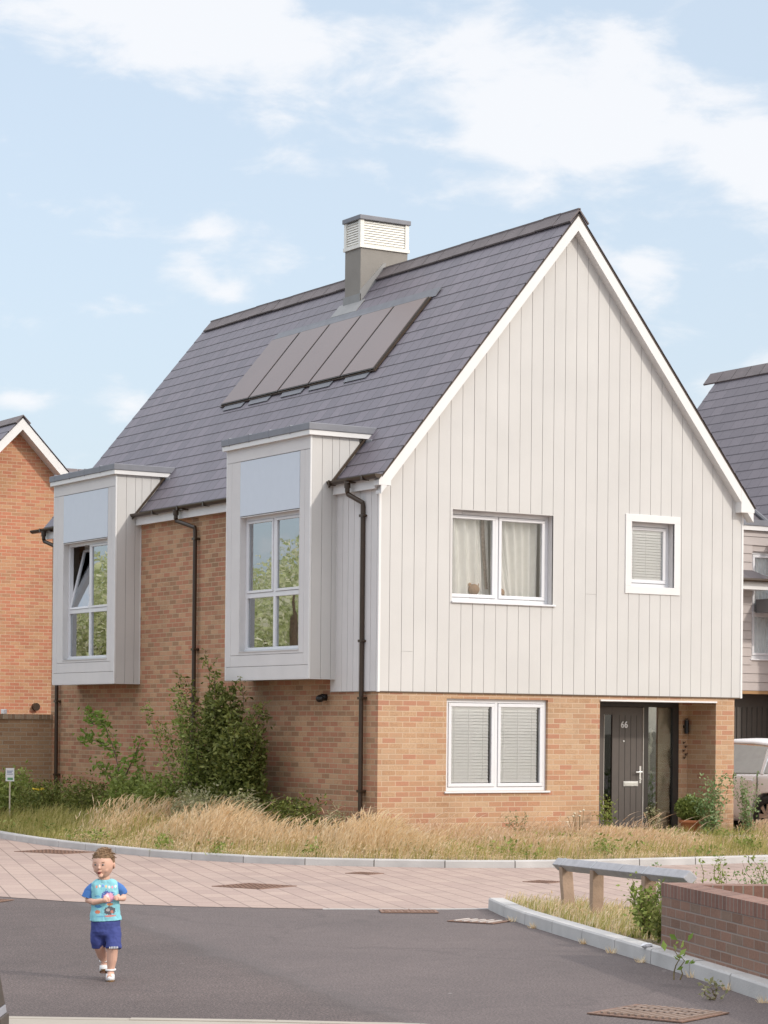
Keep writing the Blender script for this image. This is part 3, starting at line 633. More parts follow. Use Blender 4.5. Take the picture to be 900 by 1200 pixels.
# hall seen through the side light: pale curtain, shelf
b = MB(); b.poly([(3.9, 2.6, .2), (6.0, 2.6, .2), (6.0, 2.6, 2.3), (3.9, 2.6, 2.3)]); b.poly([(3.9, .8, .2), (3.9, 2.6, .2), (3.9, 2.6, 2.3), (3.9, .8, 2.3)]); b.poly([(6.0, .8, .2), (6.0, 2.6, .2), (6.0, 2.6, 2.3), (6.0, .8, 2.3)]); b.poly([(3.9, .8, .22), (6, .8, .22), (6, 2.6, .22), (3.9, 2.6, .22)]); b.poly([(3.9, .8, 2.29), (6, .8, 2.29), (6, 2.6, 2.29), (3.9, 2.6, 2.29)])
b.build('hall_lining', mat('hall_wall', (.20, .16, .10), .9), HL)
MB().box(5.52, 5.775, DY+.038, DY+.046, dz0+.07, dz1-.08).build('frosted_film', mat('frosted_film', (.66, .62, .56), .5, .04, 2), fd)
MB().box(5.33, 5.55, .84, .90, 1.12, 1.15).build('shelf', WHITE, fd)
orn = MB(); orn.tube([(5.43, .86, 1.153), (5.43, .86, 1.17)], .05, 12).ell((5.42, .86, 1.50), (.075, .03, .09)).tube([(5.43, .86, 1.56), (5.47, .86, 1.64), (5.44, .86, 1.73), (5.48, .86, 1.80)], [.045, .035, .03, .035], 10).box(5.418, 5.442, .852, .868, 1.16, 1.45)
tag(orn.build('ornament', mat('white_ceramic', (.75, .74, .7), .4), None, smooth=True), 'white bird shaped ornament behind the glass beside the front door', 'ornament')
# letter plate, handle, spy hole, number
MB().box(4.83, 5.11, DY-.002, DY+.011, .935, 1.01).box(4.845, 5.095, DY-.006, DY-.002, .95, .995).build('letter_plate', STEEL, fd, bevel=.003)
h = MB(); h.box(5.135, 5.168, DY+.002, DY+.012, .98, 1.24); h.tube([(5.152, DY+.01, 1.15), (5.152, DY-.045, 1.15)], .011, 8); h.tube([(5.158, DY-.045, 1.15), (5.03, DY-.047, 1.148)], .010, 8); h.tube([(5.152, DY+.002, 1.04), (5.152, DY-.012, 1.04)], .012, 10)
h.build('handle', STEEL, fd)
MB().tube([(4.83, DY+.012, 1.62), (4.83, DY-.002, 1.62)], .013, 12).build('spy_hole', STEEL, fd)
fc = bpy.data.curves.new('door_number', 'FONT'); fc.body = '66'; fc.size = .135; fc.extrude = .003; fc.align_x = 'CENTER'; fc.offset = .003
fo = bpy.data.objects.new('tmp_number', fc); col.objects.link(fo)
dg = bpy.context.evaluated_depsgraph_get(); me = bpy.data.meshes.new_from_object(fo.evaluated_get(dg)); bpy.data.objects.remove(fo)
me.transform(Matrix.Translation(Vector((4.84, DY+.006, 1.825))-HL.location) @ Matrix.Rotation(R(90), 4, 'X')); me.materials.clear(); me.materials.append(WHITE)
no = bpy.data.objects.new('door_number', me); col.objects.link(no); no.parent = fd
# porch lamp, metal butterflies
b = MB(); b.tube([(5.985, .64, 1.74), (5.985, .64, 1.95)], .036, 14); b.box(5.96, 6.01, .64, .70, 1.83, 1.87); b.tube([(5.985, .64, 1.955), (5.985, .64, 1.975)], .02, 10)
b.build('porch_lamp', BLACK, HL)
BL = ['topmost dark metal butterfly on the porch wall, just below the lamp', 'second metal butterfly below the porch lamp', 'middle metal butterfly of the five on the porch wall', 'fourth metal butterfly down from the porch lamp', 'lowest dark metal butterfly on the porch wall']
for i, (x, z) in enumerate(((5.965, 1.60), (6.0, 1.54), (5.96, 1.48), (6.005, 1.42), (5.975, 1.37))):
    b = MB(); b.box(x-.003, x+.003, .685, .69, z-.018, z+.018)
    for s in (-1, 1): b.add([(x, .688, z), (x+s*.026, .672, z+.026), (x+s*.028, .672, z+.004), (x+s*.006, .686, z-.003), (x+s*.022, .674, z-.022), (x, .688, z-.014)], [(0, 1, 2, 3), (0, 3, 4, 5)])
    tag(b.build('butterfly_ornament', mat('dark_metal', (.05, .035, .025), .5, metal=.6)), BL[i], 'ornament', 'metal butterflies on the porch wall')
# security light under the bay
b = MB(); b.tube([(.018, 1.45, 2.22), (-.06, 1.45, 2.22)], .05, 12); b.ell((-.10, 1.42, 2.20), (.06, .075, .055)); b.build('outside_lamp', BLACK, HL, smooth=True)

# bays
def bay(y0, y1, tilt, lab):
    zb, zt = ZC+.18, 5.93; x = -.454; yo0, yo1, zo0, zo1 = y0+.305, y0+2.10, 2.90, 4.905
    b = MB(); wall_sheet(b, 'x', x+.022, y0+.02, y1-.02, zb+.01, zt, [(yo0, yo1, zo0, zo1)], .14, 1)
    b.poly([(x+.022, y0+.02, zb+.01), (.9, y0+.02, zb+.01), (.9, y0+.02, zt), (x+.022, y0+.02, zt)]); b.poly([(x+.022, y1-.02, zb+.01), (.9, y1-.02, zb+.01), (.9, y1-.02, zt), (x+.022, y1-.02, zt)])
    b.poly([(x+.022, y0+.02, zb+.004), (.02, y0+.02, zb+.004), (.02, y1-.02, zb+.004), (x+.022, y1-.02, zb+.004)])
    B = b.build('bay_window', BACK, HL); B['label'] = lab
    # front facing boards (flat framing) and side boards
    f = MB(); g_ = .004; fx0, fx1 = x, x+.021
    f.box(fx0, fx1, y0+.02, y1-.02, zb, 2.672); f.box(fx0, fx1, y0+.165, y1-.165, 2.678, 2.842); f.box(fx0, fx1, yo0-.0, yo1, 2.848, zo0)
    f.box(fx0, fx1, y0+.02, y0+.16, 2.678, 5.735); f.box(fx0, fx1, y1-.16, y1-.02, 2.678, 5.735)
    f.box(fx0, fx1, y0+.165, yo0-.004, 2.848, 5.735); f.box(fx0, fx1, yo1+.004, y1-.165, 2.848, 5.735); f.box(fx0, fx1, y0+.02, y1-.02, 5.741, zt)
    f.build('front_boards', CLADS, B, bevel=.002)
    s = MB()
    for yy, sg in ((y0+.02, -1), (y1-.02, 1)):
        s = MB(); xx = x+.026; w_ = .165
        while xx < .86:
            x2 = min(xx+w_, .88)
            zlo = lambda q: zb if q <= .0 else max(zb, ZR-(HX-q)*SL-.02)
            if x2 <= .0: pl = [(xx+.003, zb), (x2-.003, zb), (x2-.003, zt), (xx+.003, zt)]
            else: pl = [(xx+.003, zb if xx < 0 else zlo(xx)), (x2-.003, zb if xx < -.08 and x2 < .0 else (zb if x2 < .02 else zlo(x2))), (x2-.003, zt), (xx+.003, zt)]
            if xx < 0 < x2: pl = [(xx+.003, zb), (.017, zb), (.017, zt), (xx+.003, zt)]; x2 = .02
            if min(pl[3][1]-pl[0][1], pl[2][1]-pl[1][1]) > .02: s.prism([(p, yy, z) for p, z in pl], (0, sg*.02, 0))
            xx = x2
        s.build('side_boards', CLAD, B)
    t = MB(); t.box(x-.004, x+.024, y0-.004, y0+.022, zb-.004, zt); t.box(x-.004, x+.024, y1-.022, y1+.004, zb-.004, zt); t.box(x, .016, y0, y0+.02, zb-.008, zb-.001); t.box(x, x+.02, y0+.02, y1-.02, zb-.008, zb-.001); t.box(-.006, .016, y0-.004, y0+.018, zb-.006, 5.05)
    t.build('corner_trim', WHITEP, B)
    MB().box(x-.003, x+.016, yo0+.004, yo1-.004, zo1+.012, 5.73).build('blank_panel', PANEL, B, bevel=.002)
    r = MB(); r.box(x+.001, x+.16, yo0, yo0+.008, zo0, zo1); r.box(x+.001, x+.16, yo1-.008, yo1, zo0, zo1); r.box(x+.001, x+.16, yo0+.008, yo1-.008, zo1-.01, zo1); r.box(x-.012, x+.16, yo0, yo1, zo0-.01, zo0); r.build('reveal_lining', CLADS, B)
    MB().box(x-.055, .75, y0-.055, y1+.055, zt, zt+.068).build('fascia', WHITEP, B)
    c = MB(); c.box(x-.07, .60, y0-.07, y1+.07, zt+.069, zt+.17)
    yy = y0+.5
    while yy < y1: c.box(x-.074, .58, yy-.012, yy+.012, zt+.06, zt+.185); yy += .62
    c.box(.42, .62, y0-.20, y0-.05, zt-.12, zt-.02)
    c.build('flat_roof', LEAD, B, bevel=.008)
    # flashing where the bay meets the slates
    for yy, sg in ((y0, -1), (y1, 1)):
        a = Vector((-.16, yy, zroof(-.16)+.05)); e = Vector((.52, yy, zroof(.52)+.05))
        MB().prism([a, e, e+Vector((0, 0, .05)), a+Vector((0, 0, .05))], (0, sg*.035, 0)).build('flashing', DARKB, B)
    # window: 2x2 lights
    wx = x+.10; f = MB(); fr = .06; D = .07; ym = (yo0+yo1)/2+.0; zm = 3.73
    f.box(wx, wx+D, yo0, yo1, zo0, zo0+fr); f.box(wx, wx+D, yo0, yo1, zo1-fr, zo1); f.box(wx, wx+D, yo0, yo0+fr, zo0+fr, zo1-fr); f.box(wx, wx+D, yo1-fr, yo1, zo0+fr, zo1-fr)
    f.box(wx, wx+D, ym-.035, ym+.035, zo0+fr, zo1-fr); f.box(wx, wx+D, yo0+fr, ym-.035, zm-.035, zm+.035); f.box(wx, wx+D, ym+.035, yo1-fr, zm-.035, zm+.035); f.box(wx-.02, wx, yo0, yo1, zo0, zo0+.03)
    wn_ = f.build('window_frame', WHITE, B, bevel=.004)
    for k_, (a, c2, e, g) in enumerate(((yo0+fr, ym-.035, zm+.035, zo1-fr), (ym+.035, yo1-fr, zm+.035, zo1-fr), (yo0+fr, ym-.035, zo0+fr, zm-.035), (ym+.035, yo1-fr, zo0+fr, zm-.035))):
        ca = .042 if k_ < 2 else .0; xx = wx-.012
        if k_ < 2:
            m = MB(); m.box(xx, wx+.05, a+.004, c2-.004, e+.004, e+ca); m.box(xx, wx+.05, a+.004, c2-.004, g-ca, g-.004); m.box(xx, wx+.05, a+.004, a+ca, e+ca, g-ca); m.box(xx, wx+.05, c2-ca, c2-.004, e+ca, g-ca)
            p = MB().box(wx+.012, wx+.018, a+ca, c2-ca, e+ca, g-ca)
            if tilt and k_ == 1:
                # tilted inwards at the top, hinged along the bottom
                for q in (m, p):
                    q.v = [tuple(Vector((v[0]+(v[2]-e)*.24, v[1], e+(v[2]-e)*.972))) for v in q.v]
            m.build('casement', WHITE, B, bevel=.004); p.build('pane', GLASSB, B)
        else: MB().box(wx+.03, wx+.036, a, c2, e, g).build('pane', GLASSB, B)
    # curtains and room behind
    rx = .35
    q = MB(); q.poly([(2.6, y0-.3, 2.5), (2.6, y1+.3, 2.5), (2.6, y1+.3, 5.0), (2.6, y0-.3, 5.0)]); q.poly([(x+.2, y0+.03, 2.55), (2.6, y0+.03, 2.55), (2.6, y0+.03, 5.), (x+.2, y0+.03, 5.)]); q.poly([(x+.2, y1-.03, 2.55), (2.6, y1-.03, 2.55), (2.6, y1-.03, 5.), (x+.2, y1-.03, 5.)])
    q.poly([(x+.2, y0, 2.6), (2.6, y0, 2.6), (2.6, y1, 2.6), (x+.2, y1, 2.6)]); q.poly([(x+.2, y0, 5.), (2.6, y0, 5.), (2.6, y1, 5.), (x+.2, y1, 5.)]); q.build('room_lining', INTER, B)
    vs = []; fs = []; n = 44
    for j in range(2):
        for i in range(n+1): vs.append(((-.03 if tilt else -.205)+.018*math.sin(i*1.9), yo1+.05-i/n*1.9, 4.98 if j else 2.65))
    fs = [(i, i+1, n+2+i, n+1+i) for i in range(n)]
    MB().add(vs, fs).build('curtain', mat('bay_curtain', (.88, .86, .80), .9), B)
    return B
bay(1.136, 3.668, False, 'boxed bay window nearer the gable, cream clad with all lights shut')
bay(7.578, 10.09, True, 'boxed bay window at the far end, one upper light tilted open')

# chimney
zslope = zroof
CH = MB().box(2.815, 3.725, 5.255, 5.755, 8.3, 9.66).build('chimney', RENDER, rf, bevel=.006)
b = MB(); b.box(2.79, 3.75, 5.23, 5.78, 9.66, 9.72); b.box(2.83, 3.71, 5.27, 5.74, 9.72, 10.10)
for x in (2.80, 3.67): 
    for y in (5.24, 5.70): b.box(x, x+.07, y, y+.07, 9.72, 10.12)
for i in range(9):
    z = 9.745+i*.041
    b.prism([(2.87, 5.252, z), (3.67, 5.252, z), (3.67, 5.268, z+.038), (2.87, 5.268, z+.038)], (0, .01, 0)); b.prism([(2.812, 5.31, z), (2.812, 5.70, z), (2.828, 5.70, z+.038), (2.828, 5.31, z+.038)], (.01, 0, 0))
# sub-part names stay directly under the roof part
b.build('chimney_louvre', mat('louvre_white', (.80, .78, .72), .5), rf)
MB().box(2.775, 3.765, 5.215, 5.795, 10.12, 10.195).build('chimney_cap', LEAD, rf, bevel=.008)
b = MB(); b.prism([(2.80, 5.235, zslope(2.80)+.0), (3.26, 5.235, zslope(3.26)+.0), (3.30, 5.235, zslope(3.26)+.17), (3.24, 5.235, zslope(3.24)+.17), (2.80, 5.235, zslope(2.8)+.22)], (0, .018, 0))
b.box(2.795, 2.812, 5.235, 5.775, zslope(2.8), zslope(2.8)+.17); b.prism([(2.815, 5.10, zslope(2.815)+.045), (2.64, 5.10, zslope(2.64)+.045), (2.64, 5.10, zslope(2.64)+.03), (2.815, 5.10, zslope(2.815)+.03)], (0, .82, 0))
b.build('chimney_flashing', mat('flashing_grey', (.26, .255, .25), .5, .1, 6), rf)
# solar panels on the slates
nrm = Vector((-SL, 0, 1)).normalized(); sdir = Vector((1, 0, SL)).normalized()
def rp(x, y, h=0): return Vector((x, y, zroof(x)))+nrm*h
ys, ye, xb, xt = 2.60, 7.58, 1.52, 2.505
n = 5; pw = (ye-ys)/n
for i in range(n):
    a, c = ys+i*pw+.012, ys+(i+1)*pw-.012
    o = MB()
    base = [rp(xb, a, .035), rp(xb, c, .035), rp(xt, c, .035), rp(xt, a, .035)]; f = o.prism(base, nrm*.035)
    p_ = o.build('solar_panel', DFRAME, rf)
    e = .02; MB().prism([rp(xb+.012, a+e, .071), rp(xb+.012, c-e, .071), rp(xt-.012, c-e, .071), rp(xt-.012, a+e, .071)], nrm*.004).build('absorber', PANEL_S, rf)
b = MB(); b.prism([rp(xb-.015, ys-.02, .025), rp(xb-.015, ye+.02, .025), rp(xt+.01, ye+.02, .025), rp(xt+.01, ys-.02, .025)], nrm*.025); b.build('panel_tray', DARKB, rf)
b = MB(); b.prism([rp(xt+.01, ys-.12, .026), rp(xt+.01, ye+.05, .026), rp(xt+.13, ye+.05, .026), rp(xt+.13, ys-.12, .04)], nrm*.012)
for i in range(n): a = ys+i*pw+.25+(.1 if i % 2 else 0); b.prism([rp(xb-.085, a-.1, .024), rp(xb-.085, a+.55, .024), rp(xb-.012, a+.6, .024), rp(xb-.012, a-.12, .024)], nrm*.012)
b.build('panel_flashing', mat('lead_bright', (.155, .158, .175), .5, .15, 6), rf)

# ------------------------------------------------------------------ house beyond, left
H2 = root('house', (3.3, 25, 0), 'orange brick gabled house at the left edge, beyond the clad house', 'house', 'neighbouring houses')
g0 = 20.6; ax = 3.25; az_ = 8.5; s2 = 1.03; hw = 3.3; e2 = az_-hw*s2
b = MB(); b.poly([(ax-hw, g0, -.05), (ax+hw, g0, -.05), (ax+hw, g0, e2-.1), (ax, g0, az_-.15), (ax-hw, g0, e2-.1)]); b.poly([(ax-hw, g0, -.05), (ax-hw, 32, -.05), (ax-hw, 32, e2-.1), (ax-hw, g0, e2-.1)]); b.poly([(ax+hw, g0, -.05), (ax+hw, 32, -.05), (ax+hw, 32, e2-.1), (ax+hw, g0, e2-.1)])
b.poly([(ax-hw, 32, -.05), (ax+hw, 32, -.05), (ax+hw, 32, e2-.1), (ax, 32, az_-.15), (ax-hw, 32, e2-.1)])
b.build('brick_wall', BRICKO, H2)
b = MB(); slope_courses(b, g0-.34, 32.2, ax-hw-.3, -1, xc=ax, ztop=az_, sl=s2); slope_courses(b, g0-.34, 32.2, ax+hw+.3, 1, xc=ax, ztop=az_, sl=s2); r2 = b.build('roof', SLATE, H2)
b = MB(); y = g0-.35
while y < 32: 
    for s in (-1, 1): b.prism([(ax, y, az_+.07), (ax+s*.18, y, az_+.07-.17*s2), (ax+s*.165, y, az_+.05-.17*s2), (ax, y, az_+.045)], (0, .43, 0))
    y += .445
b.build('ridge_tiles', RIDGE, r2)
b = MB()
for s in (-1, 1):
    xa = ax+s*(hw+.15); za = az_-abs(xa-ax)*s2
    b.prism([(ax, g0-.32, az_-.005), (xa, g0-.32, za-.005), (xa, g0-.32, za-.25), (ax, g0-.32, az_-.25)], (0, .03, 0)); b.prism([(ax, g0-.29, az_-.215), (xa, g0-.29, za-.215), (xa, g0-.29, za-.245), (ax, g0-.29, az_-.245)], (0, .29, 0))
b.build('bargeboard', WHITEP, H2)
MB().tube([(3.74, g0+.02, 2.17), (3.74, g0-.09, 2.17)], .085, 16).build('flue_outlet', DARKB, H2)
H3 = root('house', (9, 26, 0), 'low roofed house wing just visible between the left gable and the clad house', 'house', 'neighbouring houses')
zr3 = 8.12; b = MB(); b.poly([(3.6, 23.5, -.05), (14, 23.5, -.05), (14, 23.5, 5.2), (3.6, 23.5, 5.2)]); b.poly([(14, 23.5, -.05), (14, 29.5, -.05), (14, 29.5, 5.2), (14, 23.5, 5.2)]); b.poly([(14, 23.5, 5.2), (14, 29.5, 5.2), (14, 26.5, zr3-.1)]); b.build('brick_wall', BRICKO, H3)
b = MB(); b.prism([(3.6, 23.2, 5.1), (3.6, 26.5, zr3), (3.6, 29.8, 5.1), (3.6, 29.8, 5.0), (3.6, 26.5, zr3-.1), (3.6, 23.2, 5.0)], (10.7, 0, 0)); rr = b.build('roof', SLATEX, H3)
b = MB(); x = 3.6
while x < 14.2: b.prism([(x, 26.3, zr3-.16), (x, 26.5, zr3+.08), (x, 26.7, zr3-.16)], (.52, 0, 0)); x += .54
b.build('ridge_tiles', RIDGE, rr)
# garden wall from the back corner of the house
GW = root('garden_wall', (-3, 11.2, 0), 'weathered brick garden wall running left from the rear corner of the clad house', 'wall')
MB().box(-9, .016, 11.16, 11.38, -.05, 1.88).build('brickwork', BRICKG, GW)
b = MB(); b.box(-9, .016, 11.13, 11.41, 1.88, 1.965); b.build('coping', tiles('coping_header', [(0., (.24, .16, .1)), (.5, (.34, .23, .15)), (1., (.42, .32, .22))], (.4, .34, .26), .075, .3, .01, shift=0), GW)
tag(MB().box(-.90, -.83, 11.2, 11.32, 1.966, 2.05).build('alarm_box', WHITE, bevel=.01), 'small white box on top of the brick garden wall', 'box')

# ------------------------------------------------------------------ neighbour on the right
H4 = root('house', (13, 8, 0), 'grey clad house with slate roof and projecting wing at the right edge', 'house', 'neighbouring houses')
rx, rz_, rs = 14.7, 9.2, 1.21
b = MB(); slope_courses(b, 3.6, 10.35, 11.4, -1, xc=rx, ztop=rz_, sl=rs, gauge=.2); slope_courses(b, 3.6, 10.35, 18.0, 1, xc=rx, ztop=rz_, sl=rs, gauge=.2); r4 = b.build('roof', SLATEN, H4)
b = MB(); y = 3.6
while y < 10.3:
    for s in (-1, 1): b.prism([(rx, y, rz_+.085), (rx+s*.2, y, rz_+.085-.2*rs), (rx+s*.18, y, rz_+.06-.2*rs), (rx, y, rz_+.05)], (0, .43, 0))
    y += .445
b.build('ridge_tiles', RIDGE, r4)
b = MB(); b.poly([(11.75, 3.8, -.05), (17.7, 3.8, -.05), (17.7, 3.8, 5.3), (rx, 3.8, 9.1), (11.75, 3.8, 5.5)]); b.poly([(11.75, 10.2, -.05), (17.7, 10.2, -.05), (17.7, 10.2, 5.3), (rx, 10.2, 9.1), (11.75, 10.2, 5.5)])
b.poly([(11.75, 3.8, -.05), (11.75, 10.2, -.05), (11.75, 10.2, 5.5), (11.75, 3.8, 5.5)]); b.poly([(17.7, 3.8, -.05), (17.7, 10.2, -.05), (17.7, 10.2, 5.3), (17.7, 3.8, 5.3)]); b.build('brick_wall', BRICKO, H4)
# wing with horizontal boards, face towards -y
wy = 5.0; wxa, wxb, wz0, wz1 = 9.2, 11.74, 2.52, 5.42; wh = (10.99, 11.7, 3.10, 5.05)
b = MB(); z = wz0
while z < wz1-.01:
    z2 = min(z+.155, wz1)
    for a, c in ((wxa, wxb),):
        ps = [(a, c)] if (z2 <= wh[2]+.01 or z >= wh[3]-.01) else [(a, wh[0]), (wh[1], c)]
        for p, q in ps: b.prism([(p, wy, z+.002), (p, wy, z2-.006), (p, wy-.012, z2-.006), (p, wy-.024, z+.002)], (q-p, 0, 0))
    z = z2
b.build('wing_cladding', CLADN, H4)
b = MB(); wall_sheet(b, 'y', wy+.002, wxa, wxb, wz0, wz1, [wh], .15, 1); b.poly([(wxa, wy, wz0), (wxa, 9, wz0), (wxa, 9, wz1), (wxa, wy, wz1)]); b.poly([(wxa, wy, wz0), (wxb, wy, wz0), (wxb, 9, wz0), (wxa, 9, wz0)]); b.poly([(wxa, 9, wz0), (wxb, 9, wz0), (wxb, 9, wz1), (wxa, 9, wz1)])
b.build('wing_backing', CLADN, H4)
MB().box(wxa, wxb, wy-.02, wy+.01, wz0-.06, wz0-.004).build('wing_soffit', mat('timber_trim', (.38, .22, .10), .7), H4)
MB().box(wxa-.05, wxb-.01, wy-.08, wy+.3, wz1+.0, wz1+.085).build('fascia', WHITEP, H4)
MB().box(wxa-.05, wxb-.005, wy-.10, wy+.5, wz1+.087, wz1+.19).build('lead_gutter', LEAD, H4)
wn4, cs4 = window_y(H4, wy+.05, wh[0], wh[1], wh[2], wh[3], 1, None, sill=.08, label='tall wing window with net curtains')
MB().box(wh[0]+.05, wh[1]-.05, wy+.035, wy+.1, 3.86, 3.95).build('transom', WHITE, wn4)
curtain(wn4, wy+.105, wh[0], wh[1], wh[0], wh[1], wh[2], wh[3], 7, .02, m=mat('net_white', (.75, .78, .8), .9))
MB().box(wh[0]-.3, wh[1]+.04, wy+.6, wy+.62, 2.6, 5.3).build('wing_room', INTER, H4)
b = MB(); b.poly([(wxa, wy+.05, wz1+.15), (11.36, wy+.05, wz1+.15), (10.95, wy+.72, 6.26), (wxa, wy+.72, 6.26)]); b.poly([(11.36, wy+.05, wz1+.15), (11.9, wy+1.4, wz1+.15), (10.95, wy+.72, 6.26)]); b.poly([(wxa, wy+.72, 6.26), (10.95, wy+.72, 6.26), (11.9, wy+1.4, wz1+.15), (wxa, wy+1.4, wz1+.15)])
wr = b.build('wing_roof', SLATEX, H4)
MB().tube([(11.38, wy+.03, wz1+.17), (10.95, wy+.72, 6.29)], .045, 8).build('lead_hip', mat('lead_bright', (.27, .29, .33)), wr)
MB().tube([(wxa, wy+.72, 6.29), (10.97, wy+.72, 6.29)], .04, 6).build('ridge_tiles', RIDGE, wr)
# little pent roof over the wing corner
b = MB(); b.poly([(9.6, wy-.02, 4.70), (10.98, wy-.02, 4.70), (11.17, wy-.40, 4.52), (9.6, wy-.40, 4.52)]); b.poly([(10.98, wy-.02, 4.70), (10.98, wy-.02, 4.5), (11.17, wy-.40, 4.5), (11.17, wy-.40, 4.52)])
pr = b.build('pent_roof', SLATEX, H4); MB().box(9.6, 11.12, wy-.34, wy-.03, 4.33, 4.48).build('fascia', WHITEP, pr); MB().tube([(9.6, wy-.42, 4.49), (11.25, wy-.42, 4.49)], .035, 8).build('gutter', DARKB, pr)
MB().box(11.05, 11.75, wy-.75, wy-.05, 3.93, 4.17).build('balcony_canopy', mat('mid_grey_metal', (.15, .15, .155), .5), H4)
b = MB(); b.box(9.0, 11.74, 5.30, 5.36, 0, 2.515)
for i in range(23): b.box(9.0+i*.12, 9.09+i*.12, 5.285, 5.30, .1, 2.22)
b.build('garage_door', mat('garage_grey', (.075, .065, .055), .6), H4)
MB().ell((10.95, 5.4, 2.38), (.06, .06, .05)).tube([(10.95, 5.4, 2.45), (10.95, 5.4, 2.35)], .02).build('outside_lamp', BLACK, H4)

# ------------------------------------------------------------------ knee rail fence
WOOD = mat('weathered_wood', (.34, .235, .165), .85, .22, 9, .5, 50)
WOODG = mat('weathered_wood_grey', (.40, .39, .40), .85, .15, 9, .5, 50)
KF = root('knee_rail', (-4.3, -11, .1), 'low weathered timber knee rail fence on the grass corner', 'fence')
A_, B_ = Vector((-3.86, -9.68, .515)), Vector((-4.85, -12.75, .60)); dd = (B_-A_).normalized(); nn = Vector((-dd.y, dd.x, 0)).normalized()
up_ = dd.cross(nn)*-1
if up_.z < 0: up_ = -up_
r = .050; b = MB()
for (s, t) in ((-.05, .53), (.534, 1.02)):
    p, q = A_.lerp(B_, s), A_.lerp(B_, t)
    b.prism([p+nn*r*1.25, p+up_*r*1.25, p-nn*r*1.25, p-up_*r*1.25], q-p)
b.build('rail', WOODG, KF, bevel=.006)
for f, lean, hgt in ((.02, -.12, 0), (.30, 0, 0), (.72, 0, 0)):
    p = A_.lerp(B_, f); tp = p-Vector((0, 0, .02)); bt = Vector((p.x, p.y, .02))+dd*lean*-1
    hw_ = .045
    q = MB(); ring = lambda c, w_: [c+dd*w_+nn*hw_*1.2, c-dd*w_+nn*hw_*1.2, c-dd*w_-nn*hw_*1.2, c+dd*w_-nn*hw_*1.2]
    q.add(ring(bt, hw_)+ring(tp, hw_), [(3, 2, 1, 0), (4, 5, 6, 7), (0, 1, 5, 4), (1, 2, 6, 5), (2, 3, 7, 6), (3, 0, 4, 7)]); q.build('post', WOOD, KF, bevel=.006)
    st = MB(); st.prism([p+dd*.02+nn*r*1.3, p+dd*.02+up_*r*1.31, p+dd*.02-nn*r*1.3, p+dd*.02-up_*.02], dd*-.035); st.build('strap', STEEL if 0 else mat('galvanised', (.5, .5, .5), .45, .1, metal=.6), KF)

# ------------------------------------------------------------------ brick planter
PW = root('planter_wall', (-5, -14, 0), 'low dark red brick planter wall behind the kerb in the right foreground', 'wall')
c0 = Vector((-5.60, -13.36, 0)); dF = (Vector((-6.37, -15.46, 0))-c0).normalized(); dB = Vector((.852, -.5236, 0)).normalized()
def wallrun(p, d, n, length, th, z0, z1): return [p, p+d*length, p+d*length+n*th, p+n*th]
nF = Vector((-dF.y, dF.x, 0)); 
if nF.x < 0: nF = -nF
nB = Vector((dB.y, -dB.x, 0))
if nB.y > 0: nB = -nB
def uvmat(base): return base
def run(mbb, p, d, n, Ln, th, z0, z1): mbb.prism([q+Vector((0, 0, z0)) for q in wallrun(p, d, n, Ln, th, 0, 0)], (0, 0, z1-z0))
# brick pattern follows the wall: object-aligned meshes (u = x of the object)
def local_wall(name, p, d, Ln, th, side_, z0, z1, m, par):
    ang = math.atan2(d.y, d.x); mb = MB(); mb.box(0, Ln, 0, th*side_, z0, z1)
    o = mb.build(name, m, None); o.parent = par; o.location = p-par.location; o.rotation_euler = (0, 0, ang); return o
def obj_tiles(name, stops, joint, bw, rh, jw, shift=.5, zoff=0.):
    m0 = tiles(name, stops, joint, bw, rh, jw, shift=shift, patch=.3)
    t = m0.node_tree; g = [x for x in t.nodes if x.type == 'NEW_GEOMETRY'][0]; tcn = N(t, 'ShaderNodeTexCoord')
    mpn = N(t, 'ShaderNodeMapping'); mpn.inputs['Location'].default_value = (0, 0, zoff); L(t, tcn.outputs['Object'], mpn.inputs[0])
    for l in list(t.links):
        if l.from_node == g: to = l.to_socket; t.links.remove(l); L(t, mpn.outputs[0], to)
    return m0
red = [(0., (0.159, 0.101, 0.073)), (.3, (0.240, 0.136, 0.095)), (.6, (0.288, 0.166, 0.118)), (.8, (0.234, 0.160, 0.118)), (1., (0.308, 0.177, 0.129))]
PB = obj_tiles('planter_brick', red, (0.270, 0.220, 0.190), .225, .075, .010, zoff=-.515+.525)
PH = obj_tiles('planter_header', [(0., (0.171, 0.088, 0.067)), (.5, (0.243, 0.127, 0.095)), (1., (0.288, 0.162, 0.123))], (0.252, 0.225, 0.190), .0775, .4, .010, shift=0)
sF = 1 if Vector((-dF.y, dF.x, 0)).dot(nF) > 0 else -1
local_wall('brickwork', c0, dF, 4.2, .215, sF, -.02, .515, PB, PW)
local_wall('coping', c0-dF*.004-nF*.004, dF, 4.3, .223, sF, .517, .617, PH, PW)
sB = 1 if Vector((-dB.y, dB.x, 0)).dot(nB) > 0 else -1
pB = c0+dB*.22
local_wall('brickwork', pB, dB, 3.6, .215, sB, -.02, .515, PB, PW)
local_wall('coping', pB+nF*.0, dB, 3.7, .223, sB, .518, .614, PH, PW)
b = MB(); q0 = c0+dB*.3+dF*.25; b.prism([q0, q0+dF*3.6, q0+dF*3.6+dB*2.9, q0+dB*2.9], (0, 0, .40)); b.build('planter_soil', SOIL, PW)

